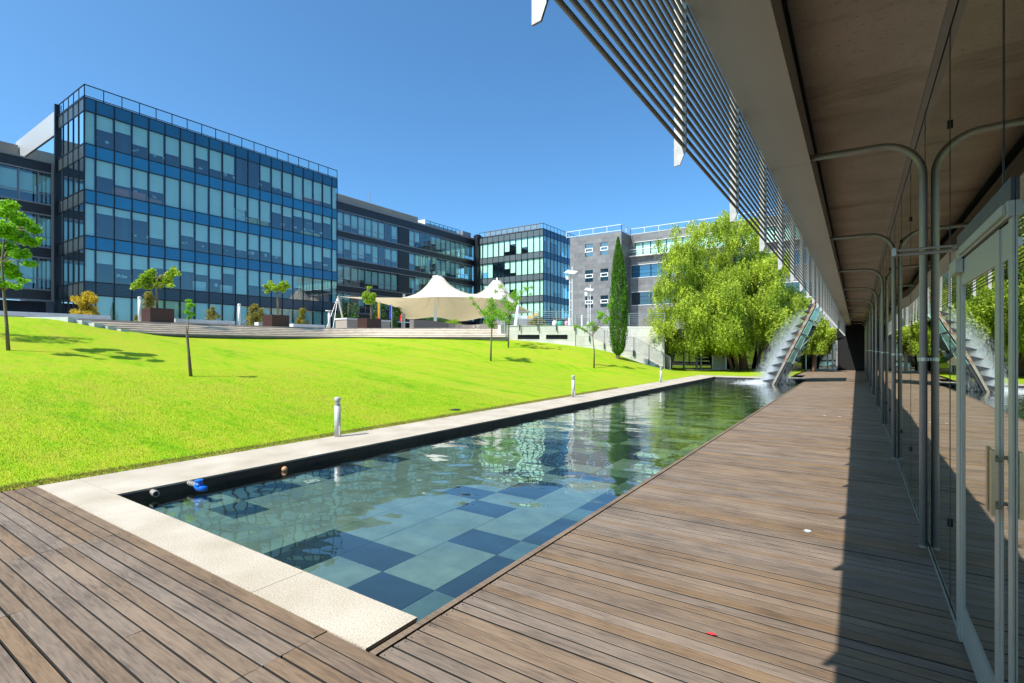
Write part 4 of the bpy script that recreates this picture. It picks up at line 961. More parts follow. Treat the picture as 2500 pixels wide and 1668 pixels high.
# bollards at the pool
bo = thing('bollard_light', 'grey bollard light nearest the camera on the pool coping', 'bollard', (-8.05, 6.07, 0), 0, 'bollard lights along the pool')
LB().tube([(0, 0, 0), (0, 0, .585)], .056, 20).build('post', MT['bollard'], bo, smooth=True)
LB().box(-.067, .067, -.010, .010, .03, .205).build('access_door', MT['white'], bo)
l_ = LB(); l_.tube([(0, 0, .586), (0, 0, .60)], .058, 20)
for a in range(4): l_.tube([(.049 * math.cos(R(a * 90 + 20)), .049 * math.sin(R(a * 90 + 20)), .60), (.049 * math.cos(R(a * 90 + 20)), .049 * math.sin(R(a * 90 + 20)), .68)], .005, 6)
l_.build('lamp_cage', MT['steel_lt'], bo); LB().tube([(0, 0, .60), (0, 0, .678)], .034, 14).build('lens', MT['paper'], bo, smooth=True)
LB().tube([(0, 0, .68), (0, 0, .722), (0, 0, .737)], [.060, .060, .045], 20).build('cap', MT['bollard'], bo)
dup(bo, (-7.98, 15.5, 0), label='grey bollard light halfway along the pool coping')
dup(bo, (-7.9, 24.6, 0), label='grey bollard light farthest along the pool coping')
def street_lamp(label, x, d, ytop, ydisc, hw):
    p = PZ(x, d, PLZ); H = EYE + (HOR - ytop) / FPX * d - PLZ; hd = EYE + (HOR - ydisc) / FPX * d - PLZ
    o = thing('street_lamp', label, 'street lamp', tuple(p), 0, 'twin pole lamps with tilted reflector panels')
    for sx, hh in ((-.11, hd - .1), (.11, H)):
        q = LB(); q.tube([(sx, 0, 0), (sx, 0, hh)], .035, 10); q.build('pole', MT['white'], o)
    q = LB()
    for z in np.arange(.8, hd - .3, .7): q.tube([(-.11, 0, z), (.11, 0, z)], .015, 6)
    q.build('rungs', MT['white'], o)
    q = LB(); q.beam((-hw, -.05, hd + .07), (hw, .05, hd - .07), hw * 1.6, .04, up=(0, -.45, 1)); q.build('reflector_panel', MT['white'], o)
    LB().tube([(-.25, 0, hd - .55), (-.25, 0, hd - .3), (-.22, 0, hd - .2)], [.16, .2, .12], 12).build('lamp_head', MT['white'], o)
    LB().tube([(-.11, 0, 0), (-.11, 0, .9)], .11, 10).build('base', MT['white'], o)
street_lamp('taller white twin pole lamp at the edge of the slate building', 1394, 39, 651, 664.5, .42)
street_lamp('shorter white twin pole lamp left of the cypress', 1438.5, 45, 695, 707, .34)
p = PZ(1421, 38, PLZ); o = thing('terrace_bollard', 'small white bollard between the two lamp poles behind the railing', 'bollard', tuple(p)); LB().tube([(0, 0, 0), (0, 0, 1.0), (0, 0, 1.06)], [.08, .08, .04], 12).build('post', MT['white'], o)
# flags
for x, d, yt, yb, mats, lab in ((927.5, 41, 738, 780, ['flag_r', 'flag_y', 'flag_r'], 'red and yellow flag hanging on its pole beside the kiosk'), (956.5, 41, 745, 779, ['flag_b'], 'dark blue flag hanging on its pole right of the kiosk'), (981, 52, 768, 784, ['flag_r'], 'small reddish flag hanging far back under the tent')):
    p = PZ(x, d, PLZ); zt = EYE + (HOR - yt) / FPX * d; zb = EYE + (HOR - yb) / FPX * d
    o = thing('flagpole', lab, 'flag', tuple(p)); LB().tube([(0, 0, 0), (0, 0, zt - PLZ + .1)], .03, 8).build('pole', MT['steel_lt'], o)
    q = LB(); n = len(mats); Wd = .26
    for k in range(n):
        for i in range(6):
            for j_ in range(3):
                ux = lambda t: -.03 - Wd * t; wv = lambda t, z: .04 * math.sin(9 * t + 2.5 * z)
                t0, t1 = (k + j_ / 3) / n, (k + (j_ + 1) / 3) / n; z0, z1 = zb - PLZ + (zt - zb) * i / 6, zb - PLZ + (zt - zb) * (i + 1) / 6
                q.quad((ux(t0), wv(t0, z0), z0), (ux(t1), wv(t1, z0), z0), (ux(t1), wv(t1, z1), z1), (ux(t0), wv(t0, z1), z1), k)
    q.build('flag', [MT[m] for m in mats], o)
# ---------------------------------------------------------------- tent
tn = thing('membrane_tent', 'large cream membrane canopy with two pointed peaks over the terrace', 'tent', tuple(PZ(1064, 59.5, PLZ)))
FRc = [(825, 724, 52.4), (880, 725.5, 52.8), (950, 726.8, 53.5), (1010, 727, 54.1), (1066, 725, 54.7), (1130, 725.5, 55.0), (1190, 728, 55.2), (1240, 736, 55.9), (1270, 748, 57.1), (1300, 763, 59.5)]
BKc = [(825, 724, 52.4), (880, 730, 54.7), (935, 741, 58.3), (970, 753, 63.1), (994, 779, 67.8), (1063, 774.5, 69.6), (1122, 784.5, 70.2), (1180, 775.5, 69.0), (1240, 769, 65.5), (1300, 763, 59.5)]
def cur(Cv, t):
    f = t * (len(Cv) - 1); i = min(int(f), len(Cv) - 2); q = f - i
    p0, p1, p2, p3 = [Vector(Cv[max(0, min(len(Cv) - 1, i + k))]) for k in (-1, 0, 1, 2)]
    return .5 * ((2 * p1) + (-p0 + p2) * q + (2 * p0 - 5 * p1 + 4 * p2 - p3) * q * q + (-p0 + 3 * p1 - 3 * p2 + p3) * q ** 3)
pk = [(PD(1067.7, 684.5, 59.5), 59.5), (PD(1213.6, 689.5, 61.3), 61.3)]
NU, NV = 110, 50; TV = []
for i in range(NU + 1):
    a = cur(FRc, i / NU); b = cur(BKc, i / NU); A_ = PD(*a); B_ = PD(*b)
    for j in range(NV + 1):
        t = j / NV; p = A_.lerp(B_, t); e = (4 * t * (1 - t)) ** .55 * min(1, 6 * (i / NU) * (1 - i / NU))
        add = 0
        for (q, d) in pk:
            r = max(math.hypot(p.x - q.x, p.y - q.y), .5); add += math.exp(-(r - .5) / 2.08)
        p.z += -0.25 * e + e * min(add, 1.0) * 3.05 if False else e * (-.18) + min(add, 1.0) * 3.45 * min(1, e * 1.2)
        TV.append(p)
tm_ = MB(); tm_.v = [tuple(p) for p in TV]
for i in range(NU):
    for j in range(NV): tm_.f.append((i * (NV + 1) + j, (i + 1) * (NV + 1) + j, (i + 1) * (NV + 1) + j + 1, i * (NV + 1) + j + 1)); tm_.m.append(0); tm_.at.append(0)
mem = tm_.build('membrane', MT['tent'], tn, smooth=True)
PKT = []
for (q, d) in pk:
    zmax = max(v.z for v in TV if math.hypot(v.x - q.x, v.y - q.y) < 1.4); PKT.append(zmax)
    m_ = MB(); m_.tube([(q.x, q.y, zmax - .12), (q.x, q.y, zmax + .06)], .56, 20); m_.build('peak_ring', MT['white'], tn)
m_ = MB(); q = pk[0][0]; f0 = PZ(1061, 56, PLZ); m_.tube([(f0.x, f0.y, PLZ), (q.x, q.y, PKT[0]), (q.x, q.y, EYE + (HOR - 672) / FPX * 59.5)], [.20, .13, .08], 12); m_.build('mast', MT['white'], tn, smooth=True)
m_ = MB(); q = pk[1][0]; m_.tube([(q.x, q.y, PLZ), (q.x, q.y, PKT[1]), (q.x, q.y, EYE + (HOR - 678) / FPX * 61.3)], [.15, .11, .06], 12); m_.build('mast', MT['white'], tn, smooth=True)
m_ = MB(); a = PD(825, 723.5, 52.4); b = PZ(845, 51.2, PLZ); m_.tube([tuple(b), tuple(a)], .11, 10); m_.build('leaning_pole', MT['oldsteel'], tn)
m_ = MB(); m_.tube([tuple(PZ(792, 50, PLZ)), tuple(a)], .013, 6); m_.tube([tuple(PZ(811, 50.6, PLZ)), tuple(a)], .015, 6)
a2 = PD(1299, 763, 59.5); m_.tube([tuple(PZ(1310, 57, PLZ)), tuple(a2)], .04, 6); m_.build('guy_cables', MT['steel_lt'], tn)
m_ = MB(); m_.tube([tuple(PZ(1256.5, 48, PLZ)), tuple(PD(1267, 728, 52.4))], [.20, .10], 10); m_.build('raking_mast', MT['white'], tn)
m_ = MB(); m_.tube([tuple(PZ(984.6, 65, PLZ)), tuple(PD(984.6, 718, 65))], .07, 8); m_.tube([tuple(PZ(988, 65, PLZ)), tuple(PD(988, 718, 65))], .07, 8); m_.build('rear_mast', MT['steel_lt'], tn)

for (q, d), z0 in zip(pk, PKT):                                         # seams stitched over the membrane, peak to edge
    sm_ = MB()
    for k in range(14):
        an_ = 2 * math.pi * k / 14; pr_ = []
        for r in (.6, 1.1, 1.8, 2.7, 3.8, 5.0):
            x_, y_ = q.x + math.cos(an_) * r, q.y + math.sin(an_) * r
            v = min(TV, key=lambda w_: (w_.x - x_) ** 2 + (w_.y - y_) ** 2)
            if math.hypot(v.x - x_, v.y - y_) > .35: break
            pr_.append((v.x, v.y, v.z))
        if len(pr_) > 1: sm_.tube(pr_, .022, 5)
    sm_.build('seam', MT['tent_seam'], tn)
# low curved wall below the tent
cw = thing('curved_bench_wall', 'low curved brown stone wall under the tent', 'wall', tuple(PZ(1130, 50, PLZ)))
w = MB(); pr_ = None
for i in range(14):
    x = 1010 + i * (1230 - 1010) / 13; d = 44 + 5 * math.sin(math.pi * i / 13); p = PZ(x, d, PLZ)
    if pr_ is not None: wall_strip(w, pr_, p, PLZ, 4.05 + .15 * math.sin(i * .5), PLZ, 4.05 + .15 * math.sin(i * .5 + .5), .4)
    pr_ = p
w.build('wall', M('brown_wall_stone', (.20, .165, .14), .85, var=.2), cw)
for i, (x, lab) in enumerate(((1157, 'smaller cone shaped uplight on the top step'), (1167.5, 'larger cone shaped uplight on the top step'))):
    p = PZ(x, 36.3 + .2 * i, PLZ - .04); o = thing('cone_uplight', lab, 'uplight', tuple(p), 0, 'cone uplights on the steps'); k = .85 + .35 * i
    LB().tube([(0, 0, 0), (0, 0, .04), (0, 0, .2 * k), (0, 0, .21 * k)], [.02, .02, .11 * k, .10 * k], 12).build('shade', MT['step'], o)
# counter boards behind the rail
for i, (xa, xb, m, lab) in enumerate(((1266, 1288, 'paper', 'pale board counter behind the terrace railing'), (1289, 1303, 'yellow', 'yellow orange board counter behind the railing, lower one'), (1304, 1316, 'yellow', 'yellow orange board counter behind the railing, upper one'))):
    a, b = PZ(xa, 44, 0), PZ(xb, 44, 0); zt = 1.65 + (851 - (771 if i < 2 else 764)) / FPX * 44
    o = thing('board_counter', lab, 'counter', (a.x, a.y, PLZ)); w = MB(); wall_strip(w, a, b, zt - .25, zt, zt - .25, zt, .5); w.build('top_board', MT[m], o)
    w = MB(); wall_strip(w, a, b, PLZ, zt - .25, PLZ, zt - .25, .2); w.build('base', MT['steel'], o)
# ---------------------------------------------------------------- fountain sculpture
fo = thing('fountain_sculpture', 'leaning steel water sculpture with rows of dark fins and glass panels standing in the pool', 'fountain', (-3.4, 28, -.3))
NY, FY = 28.0, 31.3
def sp(x, y_, Y=NY): r = ray(1840 + x / 6.03, 700 + y_ / 6.03); p = r * (Y / r.y); p.z += EYE; return p
lo, hi = sp(285, 1440), sp(905, 255)
ax = (hi - lo).normalized(); px_ = Vector((ax.z, 0, -ax.x))                # perpendicular, pointing to the right/down
def fpnt(t, o, Y): p = lo + (hi - lo) * t + px_ * o; return Vector((p.x, Y, p.z))
for Y in (NY, FY):
    w = MB(); w.beam(fpnt(-.08, 0, Y), fpnt(1.0, 0, Y), .10, .14, up=(0, 1, 0)); w.build('side_beam', MT['oldsteel'], fo)
    w = MB(); w.beam(fpnt(-.08, .10, Y + .03), fpnt(.30, .12, Y + .03), .10, .10, up=(0, 1, 0)); w.build('strut', MT['fin'], fo)
tips = [(125, 1385), (195, 1270), (262, 1155), (330, 1040), (400, 925), (470, 805), (540, 690), (605, 580), (675, 465), (735, 365), (780, 290), (825, 215)]
for i, (a, b) in enumerate(tips):
    T = sp(a, b); t = (Vector((T.x, 0, T.z)) - Vector((lo.x, 0, lo.z))).dot(Vector((ax.x, 0, ax.z))) / (hi - lo).length
    r0 = fpnt(t + .055, -.02, NY); r1 = fpnt(t + .015, -.03, NY); rt = fpnt(t + .09, .0, NY)
    v = [(T.x, NY, T.z), (r1.x, NY, r1.z), (rt.x, NY, rt.z)]
    w = MB(); w.add(v + [(p[0], FY, p[2]) for p in v], [(0, 1, 2), (5, 4, 3), (0, 3, 4, 1), (1, 4, 5, 2), (2, 5, 3, 0)]); w.build('fin', MT['fin'], fo)
    if i > 2:
        w = MB(); a0, a1 = fpnt(t + .0, -.05, NY - .02), fpnt(t + .05, .02, NY - .02); w.beam(a0, a1, .03, .13, up=(0, 1, 0)); w.beam(fpnt(t + .03, -.03, NY - .03), fpnt(t + .075, -.06, NY - .03), .03, .07, up=(0, 1, 0)); w.build('rust_plate', MT['rust'], fo)
for k in range(4):
    t0, t1 = .30 + k * .175, .30 + (k + 1) * .175 - .012
    w = MB(); w.quad(fpnt(t0, .09, NY), fpnt(t1, .09, NY), fpnt(t1, .09, FY - .4), fpnt(t0, .09, FY - .4)); w.quad(fpnt(t0, .34, NY), fpnt(t1, .30, NY), fpnt(t1, .30, FY - .4), fpnt(t0, .34, FY - .4))
    w.quad(fpnt(t0, .09, NY), fpnt(t1, .09, NY), fpnt(t1, .30, NY), fpnt(t0, .34, NY)); g = w.build('glass_panel', MT['glass_teal'], fo)
    w = MB(); w.beam(fpnt(t0, .11, NY - .01), fpnt(t1, .11, NY - .01), .02, .06, up=(0, 1, 0)); w.beam(fpnt(t0, .34, NY - .01), fpnt(t1, .30, NY - .01), .02, .03, up=(0, 1, 0)); w.build('teal_edge', M('teal_glass_edge%d' % k, (.22, .42, .38), .25), g)
for k in range(5):
    t0 = .292 + k * .175; w = MB(); w.beam(fpnt(t0, .02, NY - .04), fpnt(t0 - .02, .38 - .01 * k, NY - .04), .04, .045, up=(0, 1, 0)); w.build('bracket', MT['fin'], fo)
w = MB(); w.beam(fpnt(.97, .0, NY + .2), (-.75, NY + .2, 3.55), .3, .12, up=(0, 1, 0)); w.beam(fpnt(.97, .0, NY + 1.6), (-.75, NY + 1.6, 3.55), .3, .12, up=(0, 1, 0)); w.build('head_trough', MT['oldsteel'], fo)
# falling water and spray
nS = 42000
t = rng.uniform(.03, .97, nS) ** 1.0; Yq = rng.uniform(NY, FY, nS); dr_ = rng.gamma(1.5, .5, nS)
pt0 = np.array([[*(lo + (hi - lo) * float(a))] for a in t]); off_ = .34
Yq = NY + (FY - NY) * rng.uniform(0, 1, nS) ** 1.7 + .02; x0 = pt0[:, 0] - .40; z0 = pt0[:, 2] - .05
fall = rng.uniform(0, 1, nS) * (z0 + .12); vx0 = (.35 + 1.9 * rng.uniform(0, 1, nS) ** 1.5) * np.sqrt(np.clip(z0, 0, 4) / 2.2)
tt = np.sqrt(2 * np.clip(fall, 0, None) / 9.8); X1 = x0 - vx0 * tt; Z1 = z0 - fall
sx_ = -vx0; sz_ = -9.8 * tt - .4; L = np.hypot(sx_, sz_); sx_ /= L; sz_ /= L
ln = rng.uniform(.03, .11, nS); wd = rng.uniform(.0015, .004, nS)
V = np.empty((nS, 4, 3)); c0 = np.c_[X1, Yq, Z1]; dv = np.c_[sx_, 0 * sx_, sz_]
pd_ = np.c_[-sz_, .4 * np.ones(nS), sx_]; pd_ /= np.linalg.norm(pd_, axis=1, keepdims=True)
V[:, 0] = c0 - dv * ln[:, None]; V[:, 1] = c0 + pd_ * wd[:, None]; V[:, 2] = c0 + dv * ln[:, None]; V[:, 3] = c0 - pd_ * wd[:, None]
tag(quads_obj('falling_water', V.reshape(-1, 3), MT['spray'], rnd=rng.uniform(0, 1, nS)), kind='stuff')
nF = 5000; aa = rng.uniform(0, 2 * np.pi, nF); rr_ = np.abs(rng.normal(0, 1, nF)); bx_ = np.clip(lo.x - .35 - rr_ * .55 + rng.normal(0, .15, nF), PX0 + .2, PX1 - .3); by_ = np.clip(rng.uniform(NY - .3, FY, nF) + rng.normal(0, .3, nF), PY0, PY1 - .1)
hz_ = WZ + .004 + np.abs(rng.normal(0, .06, nF)) * np.exp(-rr_); V = np.empty((nF, 4, 3)); s1 = rng.uniform(.01, .04, nF)
V[:, 0] = np.c_[bx_ - s1, by_, hz_]; V[:, 1] = np.c_[bx_, by_ - s1 * .5, hz_ + .004]; V[:, 2] = np.c_[bx_ + s1, by_, hz_]; V[:, 3] = np.c_[bx_, by_ + s1 * .5, hz_ + .01]
tag(quads_obj('foam', V.reshape(-1, 3), MT['spray'], rnd=rng.uniform(0, 1, nF)), kind='stuff')
# ---------------------------------------------------------------- things in the pool and on the deck
pp = thing('pipe_stub', 'short grey pipe stub sticking out of the black pool wall in the corner', 'pipe', (PX0, 2.62, -.05))
LB().tube([(-.02, 0, 0), (.13, -.01, -.005)], .031, 16, cap=False).build('pipe', MT['pvc'], pp, smooth=True)
q = LB(); q.tube([(.075, -.006, -.003), (.13, -.01, -.005)], .036, 16); q.build('collar', MT['pvc'], pp); LB().tube([(.128, -.01, -.005), (.1315, -.01, -.005)], .027, 16).build('mouth', MT['black'], pp)
vv = thing('blue_valve', 'blue pipe valve with round cap on a grey pipe from the black pool wall', 'valve', (PX0, 3.02, -.03))
q = LB(); q.tube([(-.02, 0, 0), (.20, 0, .0)], .027, 14); [q.tube([(.03 + k * .045, 0, 0), (.055 + k * .045, 0, 0)], .033, 14) for k in range(3)]; q.build('pipe', MT['pvc'], vv, smooth=False)
q = LB(); q.tube([(.19, 0, 0), (.22, 0, -.005), (.26, .0, -.02), (.29, .02, -.03), (.34, .05, -.035)], [.027, .043, .046, .038, .029], 18); q.tube([(.26, 0, -.01), (.26, 0, .035)], .041, 18); q.build('body', MT['bluep'], vv, smooth=True)
q = LB(); q.tube([(.26, 0, .036), (.26, 0, .050)], .038, 18); q.build('collar', MT['pvc'], vv)
q = LB(); q.tube([(.26, 0, .051), (.26, 0, .070), (.26, 0, .076)], [.047, .047, .037], 18); q.build('cap', MT['bluep'], vv)
bm = bmesh.new(); bmesh.ops.create_uvsphere(bm, u_segments=24, v_segments=16, radius=.042); me = bpy.data.meshes.new('float_ball'); bm.to_mesh(me); bm.free(); me.materials.append(MT['ball'])
for pg in me.polygons: pg.use_smooth = True
ob = bpy.data.objects.new('float_ball', me); S.collection.objects.link(ob); ob.location = (PX0 + .06, 4.27, -.10); tag(ob, 'small brown ball floating against the black pool wall', 'ball')
dc = thing('drain_cover', 'square white drain cover with a ring of slots on the pool floor', 'drain cover', (-6.42, 4.41, FZ), R(-8))
q = LB(); q.box(-.09, .09, -.09, .09, .004, .012); q.build('plate', MT['white'], dc)
q = LB()
for k in range(12):
    a = R(30 * k); b = R(30 * k + 20); q.add([(math.cos(t) * r, math.sin(t) * r, .0135) for t, r in ((a, .052), (b, .052), (b, .07), (a, .07))], [(0, 1, 2, 3)])
q.build('slots', MT['fin'], dc)
for x, y, lab in ((-.37, 5.31, 'round steel floor light in the deck nearest the camera'), (-.66, 14.67, 'round steel floor light in the deck farther out'), (-.35, 14.7, 'round steel floor light in the deck close to the shadow edge')):
    o = thing('deck_light', lab, 'floor light', (x, y, .0), 0, 'round floor lights set in the deck')
    LB().tube([(0, 0, .0), (0, 0, .004)], .035, 20).build('rim', MT['steel_lt'], o); LB().tube([(0, 0, .0042), (0, 0, .0055)], .025, 16).build('lens', MT['white'], o)
p = ray(1737, 1551); d = EYE / -p.z; p = p * d
q = MB(); q.add([(p.x - .035, p.y + .004, .004), (p.x, p.y - .009, .007), (p.x + .032, p.y, .010), (p.x + .04, p.y + .006, .004), (p.x, p.y + .010, .012)], [(0, 1, 4), (1, 2, 4), (2, 3, 4)]); tag(q.build('petal', MT['red']), 'red petal lying on the deck boards', 'petal')
gp, _ = onlawn(1109, 1001); q = MB(); q.tube([(gp.x, gp.y, gp.z - .05), (gp.x, gp.y, gp.z + .012)], .16, 14); tag(q.build('sprinkler_lid', MT['soil']), 'dark round lid sunk in the lawn near the pool', 'lid')
# ---------------------------------------------------------------- trees
MT['leaf_lime'] = foliage('lime_leaves', (.17, .33, .012), (.48, .60, .05), .5)
MT['leaf_green'] = foliage('fresh_green_leaves', (.11, .33, .012), (.36, .62, .03), .5)
MT['leaf_big'] = foliage('soft_green_leaves', (.08, .19, .010), (.72, .82, .10), .5, .8)
MT['leaf_cyp'] = foliage('cypress_leaves', (.022, .075, .006), (.12, .29, .012), .25, 1.5)
MT['leaf_shaded'] = foliage('shaded_leaves', (.02, .07, .012), (.08, .20, .03), .3)  # greens darkened by the shade these trees stand in
MT['leaf_orange'] = foliage('golden_leaves', (.28, .24, .02), (.80, .58, .04), .45, 1.6)
MT['leaf_olive'] = foliage('olive_leaves', (.13, .15, .02), (.42, .34, .05), .4, 1.6)
def leaf_quads(cen, size, droop=0., asp=.45, dirs=None):
    n = len(cen); d = rng.normal(0, 1, (n, 3)); d[:, 2] = d[:, 2] * .6 - droop
    if dirs is not None: d = d * .35 + dirs
    d /= np.linalg.norm(d, axis=1, keepdims=True)
    u = np.cross(d, rng.normal(0, 1, (n, 3))); u /= np.linalg.norm(u, axis=1, keepdims=True)
    s = (size * rng.uniform(.6, 1.4, n))[:, None]
    V = np.empty((n, 4, 3)); V[:, 0] = cen - d * s; V[:, 1] = cen + u * s * asp; V[:, 2] = cen + d * s; V[:, 3] = cen - u * s * asp
    return V.reshape(-1, 3)
def clump_pts(clumps, n, shell=.5):
    """points in blobs (x,y,z,rx,rz): denser near the surface"""
    c = np.array(clumps); w_ = c[:, 3] ** 2 * c[:, 4]; k = rng.choice(len(c), n, p=w_ / w_.sum()); c = c[k]
    d = rng.normal(0, 1, (n, 3)); d /= np.linalg.norm(d, axis=1, keepdims=True); r = rng.uniform(0, 1, n) ** shell
    return c[:, :3] + d * r[:, None] * np.c_[c[:, 3], c[:, 3], c[:, 4]]
def tree(name, label, base, clumps, nleaf, size, leafm, barkm, trunk, limbs=(), group=None, droop=.3, asp=.45, shell=.6, twigs=True):
    """clumps and trunk are local to the base"""
    o = thing(name, label, 'tree', tuple(base), 0, group)
    t = LB()
    for pts, rad in trunk: t.tube(pts, rad, 8)
    top = Vector(trunk[0][0][-1])
    for pts, rad in limbs: t.tube(pts, rad, 6)
    if twigs:
        for c in clumps:
            a = min((Vector(p) for pts, _ in list(trunk) + list(limbs) for p in pts[1:]), key=lambda p: (p - Vector(c[:3])).length)
            b = Vector(c[:3]); m = a.lerp(b, .5) + Vector((random.uniform(-.1, .1), random.uniform(-.1, .1), .08)) * (b - a).length
            t.tube([a, m, b], [.022 * max(1, trunk[0][1][0] / .06) ** .5, .014, .005], 5)
    t.build('trunk', barkm, o, smooth=True)
    cen = clump_pts(clumps, nleaf, shell)
    quads_obj('crown', leaf_quads(cen, size, droop, asp), leafm, o, rnd=rng.uniform(0, 1, nleaf)); return o
def imgclumps(base, d, spots, depth=.35):
    """blobs given by their place in the picture at the tree's own distance, spread in depth too"""
    out = []
    for (x, y, r, rz) in spots:
        p = PD(x, y, d + random.uniform(-1, 1) * depth) - Vector(base); out.append((p.x, p.y, p.z, r * d / FPX, rz * d / FPX))
    return out
# saplings and young trees on the lawn
b, d = onlawn(466, 919)
cl_ = imgclumps(b, d, [(461, 735, 8, 5), (464, 744, 10, 5), (470, 745, 8, 4), (457, 762, 9, 5), (468, 766, 8, 4), (473, 769, 6, 3), (461, 775, 6, 6), (460, 752, 5, 10)], .1)
tp = [PD(x, y, d) - b for x, y in ((466, 922), (461.5, 870), (457, 820), (453, 796))]
st_ = [PD(x, y, d) - b for x, y in ((457.5, 818), (460, 800), (459, 770), (462, 738))]
tree('sapling', 'thin topped sapling with a single sprig of fresh leaves in the middle of the lawn', b, cl_, 900, .035, MT['leaf_green'], MT['bark'], [(tp, [.05, .04, .035, .03])], [(st_, [.012, .01, .008, .004])], None, .2, .3, twigs=False)
b, d = onlawn(20.4, 856); D0 = d
sp_ = [(22, 500, 20, 12), (12, 520, 22, 14), (40, 530, 22, 16), (60, 545, 22, 16), (84, 560, 16, 12), (96, 585, 10, 6), (75, 590, 22, 14), (40, 575, 26, 20), (10, 560, 26, 22), (-20, 560, 26, 26), (20, 610, 26, 20), (50, 620, 22, 14), (70, 645, 18, 8), (10, 650, 24, 18), (30, 670, 20, 14), (55, 685, 14, 6), (38, 700, 14, 7), (15, 695, 18, 8), (-15, 620, 26, 30), (-30, 680, 24, 16)]
cl_ = imgclumps(b, d, sp_, .9)
tp = [PD(x, y, d) - b for x, y in ((20.4, 858), (16, 790), (9, 710), (5, 640), (12, 560), (22, 500))]
tree('young_tree', 'young leafy tree at the left picture edge in front of the black wing', b, cl_, 9000, .05, MT['leaf_green'], MT['bark'], [(tp, [.05, .042, .036, .03, .02, .01])], (), None, .1, .6)
# lawn trees left of the frame whose shade falls into the picture
for (xx, yy), lab in (((-24.5, 3.2), 'young tree outside the left edge shading the lawn'),):
    bb = Vector((xx, yy, LZ(xx, yy)))
    cc = [(random.uniform(-1.0, 1.0), random.uniform(-1.0, 1.0), random.uniform(2.2, 4.4), random.uniform(.3, .5), random.uniform(.25, .4)) for _ in range(13)]
    tree('young_tree', lab, bb, cc, 1500, .06, MT['leaf_green'], MT['bark'], [([(0, 0, 0), (.05, 0, 1.6), (0, .05, 3), (0, 0, 4.2)], [.07, .055, .04, .015])], (), None, .1, .6)
def peach(label, bx_, by_, spots, tpts, depth=.5, n=2600, limbs=()):
    b, d = onlawn(bx_, by_); cl_ = imgclumps(b, d, spots, depth); tp = [PD(x, y, d) - b for x, y in tpts]
    nr = len(tp); rad = [.05 - .035 * i / (nr - 1) for i in range(nr)]
    lb = [([PD(x, y, d) - b for x, y in l], [.022, .015, .006][:len(l)] if len(l) == 3 else [.02, .008]) for l in limbs]
    return tree('young_tree', label, b, cl_, n, .058, MT['leaf_green'], MT['bark'], [(tp, rad)], lb, 'young trees on the lawn in front of the tent', .9, .28, .7)
peach('young drooping leaved tree on the lawn below the tent, left of the pair', 1198, 882,
      [(1150, 728, 8, 7), (1157, 742, 9, 8), (1165, 750, 8, 7), (1177, 762, 9, 8), (1185, 765, 12, 12), (1198, 735, 11, 12), (1205, 745, 13, 12), (1196, 755, 14, 14), (1210, 762, 13, 14), (1200, 775, 15, 14), (1190, 785, 12, 10), (1205, 795, 12, 10), (1196, 795, 10, 8), (1218, 765, 12, 12), (1222, 775, 10, 8)],
      [(1198, 884), (1199, 840), (1201, 800), (1200, 760), (1202, 725)], limbs=[[(1200, 795), (1172, 755), (1150, 726)], [(1201, 790), (1215, 765), (1222, 755)]])
peach('young drooping leaved tree on the lawn below the tent, right of the pair', 1241, 849,
      [(1222, 700, 9, 8), (1210, 712, 8, 7), (1232, 728, 9, 10), (1226, 735, 9, 8), (1252, 722, 12, 10), (1257, 713, 9, 8), (1265, 730, 10, 9), (1272, 715, 8, 7), (1283, 705, 9, 7), (1298, 702, 7, 6), (1296, 720, 6, 6), (1240, 748, 12, 12), (1250, 755, 10, 10), (1260, 742, 10, 8), (1235, 768, 12, 10), (1245, 775, 12, 10), (1228, 778, 10, 10), (1240, 786, 9, 6), (1238, 738, 10, 8)],
      [(1241, 851), (1242, 810), (1243, 780), (1242, 745), (1235, 715)], 0.8, 3000, limbs=[[(1242, 780), (1260, 740), (1285, 705)], [(1242, 775), (1270, 730), (1298, 716)]])
peach('thin young tree with sparse leaves on the lawn left of the cypress', 1450, 899,
      [(1405, 797, 7, 5), (1415, 798, 6, 6), (1422, 803, 6, 5), (1430, 808, 8, 6), (1436, 795, 7, 8), (1445, 790, 8, 8), (1450, 805, 9, 8), (1456, 800, 8, 6), (1463, 776, 8, 8), (1470, 768, 9, 7), (1478, 785, 9, 8), (1485, 778, 7, 6), (1487, 748, 7, 8), (1493, 735, 7, 7), (1462, 763, 7, 5)],
      [(1450, 901), (1451, 860), (1447, 822), (1446, 795)], .3, 1700, limbs=[[(1447, 820), (1428, 808), (1405, 797)], [(1447, 820), (1462, 790), (1490, 738)], [(1449, 812), (1470, 795), (1487, 776)]])
# cypress
b, d = onlawn(1508.5, 876); H = (876 - 580) / FPX * d
cy = thing('cypress_tree', 'tall narrow dark green cypress beside the stair', 'tree', tuple(b))
t = LB(); t.tube([(0, 0, -.1), (0, 0, 1.2), (0, 0, H * .9)], [.12, .09, .02], 8); t.build('trunk', MT['bark'], cy)
prof = [(0, .0), (.035, .12), (.06, .33), (.12, .44), (.25, .55), (.4, .57), (.55, .52), (.7, .42), (.82, .3), (.92, .17), (.97, .09), (1, .03)]
N = 26000; hh = rng.uniform(.03, 1, N); rad = np.interp(hh, [p[0] for p in prof], [p[1] for p in prof]); th = rng.uniform(0, 2 * np.pi, N)
flu = 1 + .16 * np.sin(th * 9 + hh * 5) * np.sin(hh * 23 + th * 3) + .10 * np.sin(th * 17 + 2)
rr_ = rad * flu * rng.uniform(.45, 1.0, N) ** .5 * rng.normal(1, .05, N); lean = .06 * np.sin(hh * 3)
cen = np.c_[np.cos(th) * rr_ + lean, np.sin(th) * rr_, hh * H]
dirs = np.c_[np.cos(th) * .35, np.sin(th) * .35, np.ones(N) * 1.2]
